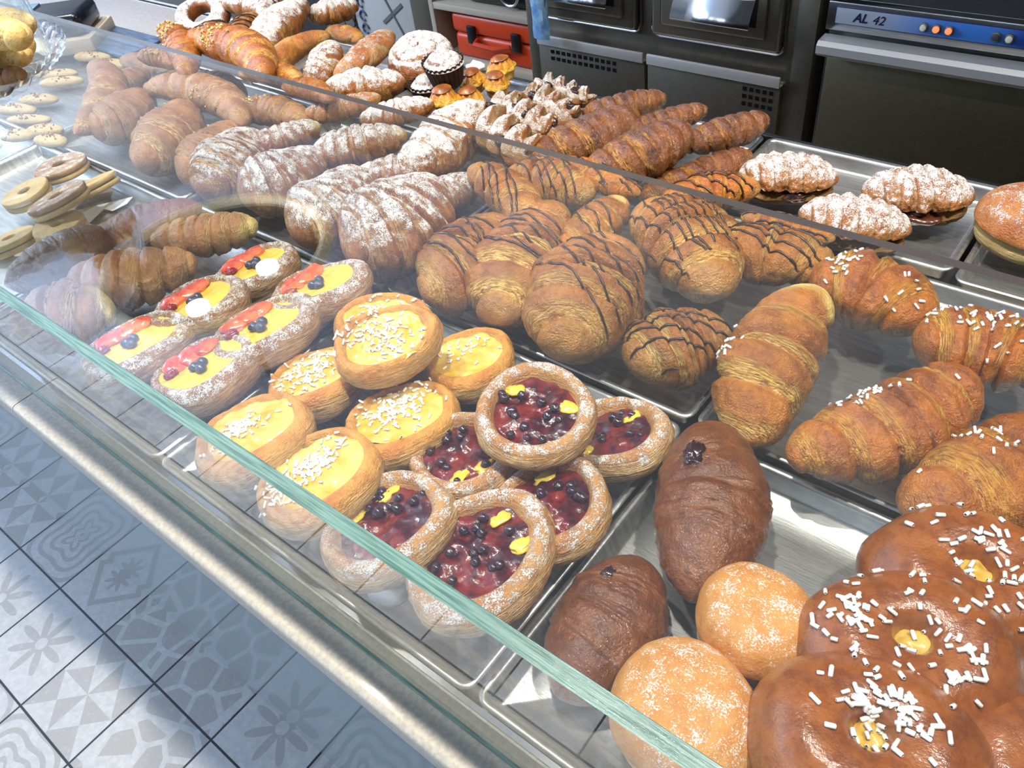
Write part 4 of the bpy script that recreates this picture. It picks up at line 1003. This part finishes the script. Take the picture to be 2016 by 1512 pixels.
# ------------------------------------------------------------------ let the pastries rest on one another instead of cutting through
def settle(steps=18, step=.0026, most=.034):
    roots = [o for o in COL.objects if o.parent is None and (o.name in LOWP or any(c.name in LOWP for c in o.children)) and o.name.split('.')[0] != 'folded_pastry']
    geo = {}
    for o in roots:
        Vs = []; Fs = []; n = 0
        for q in [o, *o.children]:
            if q.name not in LOWP: continue
            P = LOWP[q.name]; a, b = P.shape[:2]; Vs.append(P.reshape(-1, 3)); Fs.append(grid_faces(a, b) + n); n += a * b
        Mx = np.array(o.matrix_world); V = np.concatenate(Vs) @ Mx[:3, :3].T + Mx[:3, 3]
        geo[o.name] = [V, np.concatenate(Fs).tolist()]
    fixed = []
    for t in COL.objects:
        if t.name.startswith('baking_tray'):
            V = np.array([tuple(v.co) for v in t.data.vertices]) + np.array(t.location); fixed.append((V.min(0), V.max(0), BVHTree.FromPolygons(V.tolist(), [tuple(p.vertices) for p in t.data.polygons])))
    tree = {}; box = {}; total = {o.name: 0.0 for o in roots}; shift = {o.name: np.zeros(3) for o in roots}
    def upd(k):
        V, Fc = geo[k]; W = V + shift[k]; tree[k] = BVHTree.FromPolygons(W.tolist(), Fc); box[k] = (W.min(0), W.max(0))
    for o in roots: upd(o.name)
    hit = lambda A, B: bool(np.all(A[0] < B[1]) and np.all(B[0] < A[1]))
    names = [o.name for o in roots]; active = set(names)
    for it in range(steps):
        move = set()
        for i, a in enumerate(names):
            if a in active:
                for lo, hi, tr in fixed:
                    if hit(box[a], (lo, hi)) and tree[a].overlap(tr): move.add(a); break
            for b in names[i + 1:]:
                if (a in active or b in active) and hit(box[a], box[b]) and tree[a].overlap(tree[b]):
                    da = np.linalg.norm((box[a][0] + box[a][1]) / 2 - CAM); db = np.linalg.norm((box[b][0] + box[b][1]) / 2 - CAM)
                    move.add(a if da < db else b)
        active = set()
        for k in move:
            if total[k] >= most: continue
            c = (box[k][0] + box[k][1]) / 2; d = CAM - c; d /= np.linalg.norm(d); shift[k] = shift[k] + d * step; total[k] += step; upd(k); active.add(k)
        if not active: break
    for o in roots:
        if total[o.name]: o.matrix_world = Matrix.Translation(Vector(shift[o.name])) @ o.matrix_world
settle()

# ------------------------------------------------------------------ glass cake stand
CS = (-.408, .090)
st = empty('cake_stand', (CS[0], CS[1], 1.134)); tag(st, 'glass cake stand with a clear dome holding pale folded pastries, on the glass case', 'cake stand')
M_CLEAR = glass_mat('clear_glass', (.96, .975, .98), dirt=0)
M_DOME = glass_mat('dome_glass', (.96, .98, .985), dirt=.02)
def lathe(name, prof, mat, parent, nt=96, scal=0.0, k=36, smooth=True):
    pr = prof; th = np.linspace(0, 2 * np.pi, nt + 1)[:-1]
    V = []; Fc = []
    for r, z, *w_ in pr:
        ww = w_[0] if w_ else 0
        for a in th:
            rr = r + ww * scal * math.cos(a * k); V.append((rr * math.cos(a), rr * math.sin(a), z + ww * scal * .7 * math.sin(a * k)))
    n = len(pr)
    for i in range(n - 1):
        for j in range(nt):
            Fc.append((i * nt + j, i * nt + (j + 1) % nt, (i + 1) * nt + (j + 1) % nt, (i + 1) * nt + j))
    return mesh_obj(name, V, Fc, mat, parent, smooth)
HP = .072; RP = .159
lathe('pedestal', [(0, .002), (.062, .002), (.066, .006), (.060, .010), (.030, .018), (.016, .032), (.014, .05), (.022, .062), (.05, HP - .004), (0, HP - .004)], M_CLEAR, st)
lathe('plate', [(0, HP), (RP * .9, HP), (RP * .97, HP + .004, .6), (RP * 1.03, HP + .012, 1), (RP * 1.04, HP + .016, 1), (RP * 1.01, HP + .018, 1), (RP * .95, HP + .009, .6), (RP * .88, HP + .006), (0, HP + .006)], M_CLEAR, st, nt=288, scal=.0035, k=44)
DR = .150
pd_ = [(DR, HP + .008)] + [(DR * math.cos(a) ** .8, HP + .05 + .13 * math.sin(a)) for a in np.linspace(.0, math.pi / 2 - .08, 18)]
pi_ = [(r - .003 if r > .004 else r, z - .002) for r, z in reversed(pd_)]
lathe('dome', pd_ + pi_, M_DOME, st)
lathe('dome_knob', [(.006, HP + .178), (.008, HP + .19), (.018, HP + .2), (.02, HP + .212), (.01, HP + .222), (0, HP + .224)], M_CLEAR, st)
dl = lathe('paper_doily', [(0, .0068), (.10, .0068), (.141, .0068, .3), (.148, .0068, 1), (.148, .0076, 1), (.141, .0078, .3), (0, .0078)], simple('doily_paper', (232, 230, 222), .8, 0, 0, .5, 500, .04), None, nt=216, scal=.002, k=36)
dl.location = (CS[0], CS[1], 1.134 + HP); tag(dl, 'white paper doily on the plate of the cake stand', 'doily')
for i, (pp_, z, az, Ln, wd, lb) in enumerate([((-10, 116), 1.238, .55, .080, .032, 'front pale folded pastry under the dome'), ((0, 88), 1.243, .35, .08, .032, 'pale folded pastry nearest the dome edge at the right'),
    ((-12, 108), 1.243, 1.1, .08, .036, 'pale folded pastry at the left picture edge under the dome'), ((-8, 56), 1.250, .5, .09, .036, 'brownish folded pastry with dark specks at the back of the dome'),
    ((-14, 72), 1.268, .2, .09, .036, 'pale folded pastry lying on top of the others under the dome'), ((8, 152), 1.229, .7, .045, .020, 'small pinkish pastry piece at the front of the doily')]):
    c_ = Vector(at(*pp_, z)); dv = Vector((math.cos(az), math.sin(az), .04)) * Ln / 2
    o = croissant(frame(c_ - dv, c_ + dv), Ln, wd, bend=.3, N=1.4, h=.2, seed=40 + i, mat=D['crepe'] if i not in (3, 5) else D['cookie' if i == 3 else 'rose'], name='folded_pastry', nu=70, nv=50, tip=.45, flat=.8, lump=.15)
    tag(o, lb, 'pastry', 'folded pastries under the glass dome')

# ------------------------------------------------------------------ back counter, terminal, slate
wcn = MB().box(-2.6, -1.016, .640, .832, .9185, .944, .003); wc_ = wcn.build('worktop', simple('white_worktop', (168, 168, 172), .35, 0, .2, .05, 300, .05)); tag(wc_, 'pale worktop at the far left end of the display, with sugar specks', 'worktop')
sl = MB().box(-1.245, -1.02, .60, .695, .944, .952, .002).build('slate_board', simple('blue_grey_slate', (104, 130, 170), .3, 0, .3, .6, 60, .3, aniso=(1, 6, 1))); tag(sl, 'blue grey slate board lying on the worktop left of the back trays', 'board')
pz = empty('card_terminal', tuple(at(84, 40, 1.0))); tag(pz, 'black card payment terminal at the top left on a beige block', 'card terminal')
pz.rotation_euler = (0, 0, math.radians(40)); pz.location.z = .985; pz.scale = (1.2, 1.2, 1.0)
b = MB().box(-.10, .085, -.045, .045, -.010, .035, .012, 3); b.build('terminal_body', simple('navy_black_plastic', (16, 22, 34), .25, 0, .4), pz)
MB().box(-.095, -.01, -.036, .036, .0352, .037, .002).build('screen', simple('terminal_screen', (120, 160, 190), .1, 0, .5), pz)
MB().cyl((-.055, -.0455, .012), .008, .003, axis='Y', seg=24).build('round_badge', simple('grey_badge', (150, 152, 156), .4), pz)
bk = MB().box(-.115, .095, -.055, .055, -.0405, -.0105, .004).build('beige_block', simple('beige_block', (196, 186, 168), .6)); bk.location = pz.location; bk.rotation_euler = pz.rotation_euler; bk.scale = (1.2, 1.2, 1.0)
tag(bk, 'beige block under the black card terminal', 'block')

# ------------------------------------------------------------------ appliances behind
YB = 1.6
fr = empty('refrigerated_cabinet', (0, 0, 0)); tag(fr, 'steel undercounter cabinet with two framed drawers above two plain doors', 'refrigerator')
MB().box(-.80, -.005, YB + .004, 2.2, .08, 1.02, .004).build('body', M_STEELD, fr)
MB().box(-.80, -.76, YB - .004, YB + .003, .08, 1.02, .001).build('side_post', M_STEELD, fr)
MB().box(-.050, -.005, YB - .004, YB + .003, .08, 1.02, .001).build('side_post', M_STEELD, fr)
def drawer(x0, x1, z0, z1):
    d = MB(); d.box(x0, x1, YB - .024, YB + .004, z0, z1, .010, 3); o = d.build('drawer', M_STEELD, fr)
    g = MB(); r_ = .020
    pts = rrect(x0 - .006, x1 + .006, z0 - .006, z1 + .006, r_, 0, 6); g.tube([(x, YB - .003, z) for x, z in pts + pts[:1]], .004, 8); g.build('outer_moulding', M_CHROME, o)
    n = MB(); a = .030
    n.box(x0 + a, x1 - a, YB - .033, YB - .024, z0 + a, z1 - a, .007, 2); n.build('raised_panel', M_STEELD, o)
    hx0, hx1 = x0 + .075, x1 - .055; hz = z0 + .062
    k = MB(); k.box(hx0 - .006, hx1 + .004, YB - .0345, YB - .030, hz - .006, hz + .060, .002); k.build('handle_recess', M_BLACK, o)
    hb = MB(); n_ = 10; vs = []
    for i in range(n_ + 1):
        q = i / n_; yy = YB - .036 - .028 * math.sin(q * math.pi / 2); zz = hz + .058 * (1 - q) ** 1.3
        vs.append([hb.bm.verts.new((x, yy, zz)) for x in (hx0, hx1)])
    for i in range(n_): hb.bm.faces.new([vs[i][0], vs[i][1], vs[i + 1][1], vs[i + 1][0]])
    ho = hb.build('handle', M_CHROME, o); so = ho.modifiers.new('thick', 'SOLIDIFY'); so.thickness = .002
drawer(-.750, -.448, .722, .90); drawer(-.402, -.078, .722, .90)
for (x0, x1) in ((-.756, -.424), (-.414, -.064)):
    o = MB().box(x0, x1, YB - .018, YB + .004, .12, .650, .002).build('door', M_STEELD, fr)
    MB().box(x0, x1, YB - .026, YB - .0185, .648, .674, .003).build('door_grip', simple('light_steel', (190, 190, 188), .4, .5), o)
vh = MB()
for r in range(2):
    for i in range(12):
        x = -.716 + i * .0180; vh.box(x, x + .010, YB - .0195, YB - .0182, .627 - r * .018, .637 - r * .018)
for r in range(3):
    for i in range(5):
        x = -.155 + i * .0165; vh.box(x, x + .010, YB - .0195, YB - .0182, .627 - r * .018, .637 - r * .018)
v_ = vh.build('vent_holes', M_BLACK, fr, smooth=False); v_['kind'] = 'stuff'
dw = empty('glass_washer', (0, 0, 0)); tag(dw, 'steel undercounter glass washer with a blue control strip and lit buttons', 'dishwasher')
MB().box(.018, .60, YB + .004, 2.2, .10, .850, .003).build('body', M_STEEL, dw)
MB().box(.018, .60, YB - .020, YB + .004, .792, .850, .003).build('control_fascia', M_STEEL, dw)
MB().box(.030, .592, YB - .018, YB + .004, .12, .735, .003).build('door', simple('brown_steel', (142, 132, 106), .42, 1.0, 0, .04, 40, .1), dw)
hd = MB(); pr = [(-.020, .752), (-.052, .750), (-.062, .758), (-.062, .774), (-.054, .782), (-.020, .784)]
va = [hd.bm.verts.new((.020, YB + y, z)) for y, z in pr]; vb = [hd.bm.verts.new((.598, YB + y, z)) for y, z in pr]
for i in range(len(pr)): hd.bm.faces.new([va[i], va[(i + 1) % 6], vb[(i + 1) % 6], vb[i]])
hd.bm.faces.new(va); hd.bm.faces.new(list(reversed(vb))); hd.build('door_handle', simple('light_steel', (190, 190, 188), .4, .5), dw, smooth=False)
MB().box(.022, .596, YB - .022, YB - .006, .7355, .7495, .002).build('handle_lip', M_STEEL, dw)
def strip_mat():
    t = NT('blue_control_strip'); s = t.new('ShaderNodeSeparateXYZ'); t.link(t.obj(), s.inputs[0])
    c1 = t.mix(t.ramp(s.outputs[0], .10, .26), lin((150, 158, 168)), lin((66, 120, 196))); c2 = t.mix(t.ramp(s.outputs[0], .33, .42), c1, lin((26, 34, 128)))
    t.link(c2, t.bsdf.inputs['Base Color']); t.bsdf.inputs['Roughness'].default_value = .3; return t.m
MB().box(.036, .585, YB - .0225, YB - .0203, .807, .842, .001).build('strip_border', simple('dark_blue_border', (20, 22, 70), .4), dw)
MB().box(.038, .583, YB - .0238, YB - .0226, .809, .840, .0005).build('control_strip', strip_mat(), dw)
for x, cc, em in ((.212, (228, 226, 206), 0), (.236, (230, 96, 60), 1.0), (.259, (230, 96, 60), 1.0), (.342, (70, 74, 78), 0), (.365, (228, 226, 206), 0)):
    bz = MB().cyl((x, YB - .0265, .8245), .0088, .006, axis='Y', seg=28, bev=.001).build('button_ring', M_STEELD, dw)
    MB().cyl((x, YB - .0305, .8245), .0062, .004, axis='Y', seg=24, bev=.001).build('button', emis('lit_red_button', (1, .18, .07), 1.2) if em else simple('button_%d' % cc[0], cc, .4), bz)
def lettering(txt, loc, size, mat, parent, shear=.25, bold=.0):
    cu = bpy.data.curves.new('lettering', 'FONT'); cu.body = txt; cu.size = size; cu.shear = shear; cu.extrude = .0004; cu.offset = bold
    to = bpy.data.objects.new('tmp_text', cu); COL.objects.link(to)
    dg = bpy.context.evaluated_depsgraph_get(); me = bpy.data.meshes.new_from_object(to.evaluated_get(dg)); bpy.data.objects.remove(to)
    me.materials.clear(); me.materials.append(mat)
    o = bpy.data.objects.new('lettering', me); COL.objects.link(o); o.parent = parent; o.location = loc; o.rotation_euler = (math.pi / 2, 0, 0); return o
M_INK = simple('navy_ink', (18, 18, 60), .5)
lettering('AL', (.074, YB - .0243, .8165), .0245, M_INK, dw, .25, .0006); lettering('42', (.112, YB - .0243, .8165), .0245, M_INK, dw, .25, 0)
# shelf unit
YS = 1.75
sh = empty('shelf_unit', (0, 0, 0)); tag(sh, 'beige shelf unit left of the steel cabinet, with an orange toolbox', 'shelf')
MS = simple('beige_laminate', (168, 160, 142), .5, bump=.05)
MB().box(-1.31, -.90, YS, 2.3, .612, .632, .002).build('shelf_board', MS, sh)
MB().box(-1.31, -.90, YS, 2.3, .440, .462, .002).build('shelf_board', MS, sh)
MB().box(-1.33, -1.311, YS, 2.3, .06, 1.1, .002).build('side_panel', MS, sh)
MB().box(-.899, -.875, YS - .02, 2.3, .06, 1.1, .002).build('side_panel', MS, sh)
MB().box(-1.31, -.90, YS + .01, YS + .03, .08, .438, .002).build('lower_drawer_front', simple('grey_beige_laminate', (120, 112, 98), .5), sh)
tb = empty('toolbox', (-1.09, YS + .12, .4625)); tag(tb, 'orange plastic toolbox with black latches on the lower shelf', 'toolbox')
M_OR = simple('orange_plastic', (196, 62, 22), .4, bump=.06)
MB().box(-.165, .165, -.10, .12, .0, .078, .016, 3).build('base', M_OR, tb); MB().box(-.168, .168, -.104, .122, .079, .142, .016, 3).build('lid', M_OR, tb)
for x in (-.095, .085): MB().box(x, x + .032, -.116, -.1045, .055, .112, .004).build('latch', M_BLACK, tb)
MB().tube([(-.055, -.11, .07), (-.05, -.135, .066), (.03, -.135, .062), (.075, -.11, .066)], .008, 8).build('carry_handle', M_OR, tb)
hbg = empty('black_bag', (-1.06, YS + .12, .6325)); tag(hbg, 'black bag with a silver ring on the upper shelf', 'bag')
MB().box(-.15, .13, -.09, .10, 0, .14, .03, 3).build('bag_body', simple('black_leather', (16, 16, 17), .35, bump=.3), hbg)
MB().tube([(.05 + .035 * math.cos(a), -.094, .05 + .035 * math.sin(a)) for a in np.linspace(0, 6.283, 30)], .004, 8).build('metal_ring', M_CHROME, hbg)
pb = MB(); n = 16; vs = []
for i in range(n + 1):
    q = i / n; ww = .020 * math.sin(min(q * 1.6 + .35, 3.1) ) + .004
    ring = [pb.bm.verts.new((-.712 + ww * math.cos(a) * (1 + .2 * math.sin(5 * a + q * 9)) + .008 * q, 1.535 + ww * .5 * math.sin(a), .90 - .215 * q)) for a in np.linspace(0, 6.283, 15)[:-1]]
    vs.append(ring)
for i in range(n):
    for j in range(14): pb.bm.faces.new([vs[i][j], vs[i][(j + 1) % 14], vs[i + 1][(j + 1) % 14], vs[i + 1][j]])
pb.bm.faces.new(list(reversed(vs[-1]))); pb.bm.faces.new(vs[0])
po_ = pb.build('plastic_bag', simple('blue_film', (92, 140, 190), .2, 0, .5, .8, 90, 0, c2=(150, 186, 214))); tag(po_, 'crumpled blue plastic bag hanging beside the steel cabinet', 'plastic bag')
wb = empty('white_carton', (-1.56, YS, .30)); wb.rotation_euler = (0, 0, .05); tag(wb, 'tall white carton with blue print standing left of the shelf', 'box')
MB().box(-.14, .14, 0, .2, 0, .55, .003).build('carton_body', simple('white_card', (176, 176, 172), .6), wb)
MB().box(-.142, -.136, -.003, .001, 0, .55).build('dark_edge', M_BLACK, wb)
ms = simple('grey_print', (96, 98, 100), .6); mbp = simple('blue_print', (70, 96, 140), .6)
s_ = MB().box(-.06, .06, -.0035, -.0005, -.006, .006).build('print_stroke', ms, wb); s_.rotation_euler = (0, -.6, 0); s_.location = (.05, 0, .27)
s_ = MB().box(-.09, .09, -.0035, -.0005, -.003, .003).build('print_stroke', ms, wb); s_.rotation_euler = (0, 1.1, 0); s_.location = (.05, 0, .27)
for k in range(5):
    MB().tube([(-.095 + .014 * math.cos(a), -.003, .16 + k * .045 + .016 * math.sin(a)) for a in np.linspace(0, 5.2, 16)], .0028, 6).build('blue_mark', mbp, wb)
gp = MB().box(-1.95, -1.72, YS + .05, 2.3, 0, .9, .003).build('grey_cabinet', simple('grey_green_panel', (92, 92, 84), .6)); tag(gp, 'dull grey cabinet side behind the heap of pastries', 'cabinet')
cb = MB().tube([(-1.66, YS - .02, .62), (-1.68, YS - .03, .52), (-1.72, YS - .03, .49), (-1.74, YS - .03, .54), (-1.70, YS - .03, .57), (-1.66, YS - .03, .50), (-1.62, YS - .03, .44)], .003, 8).build('black_cable', M_BLACK); tag(cb, 'thin black cable hanging in a loop beside the white carton', 'cable')
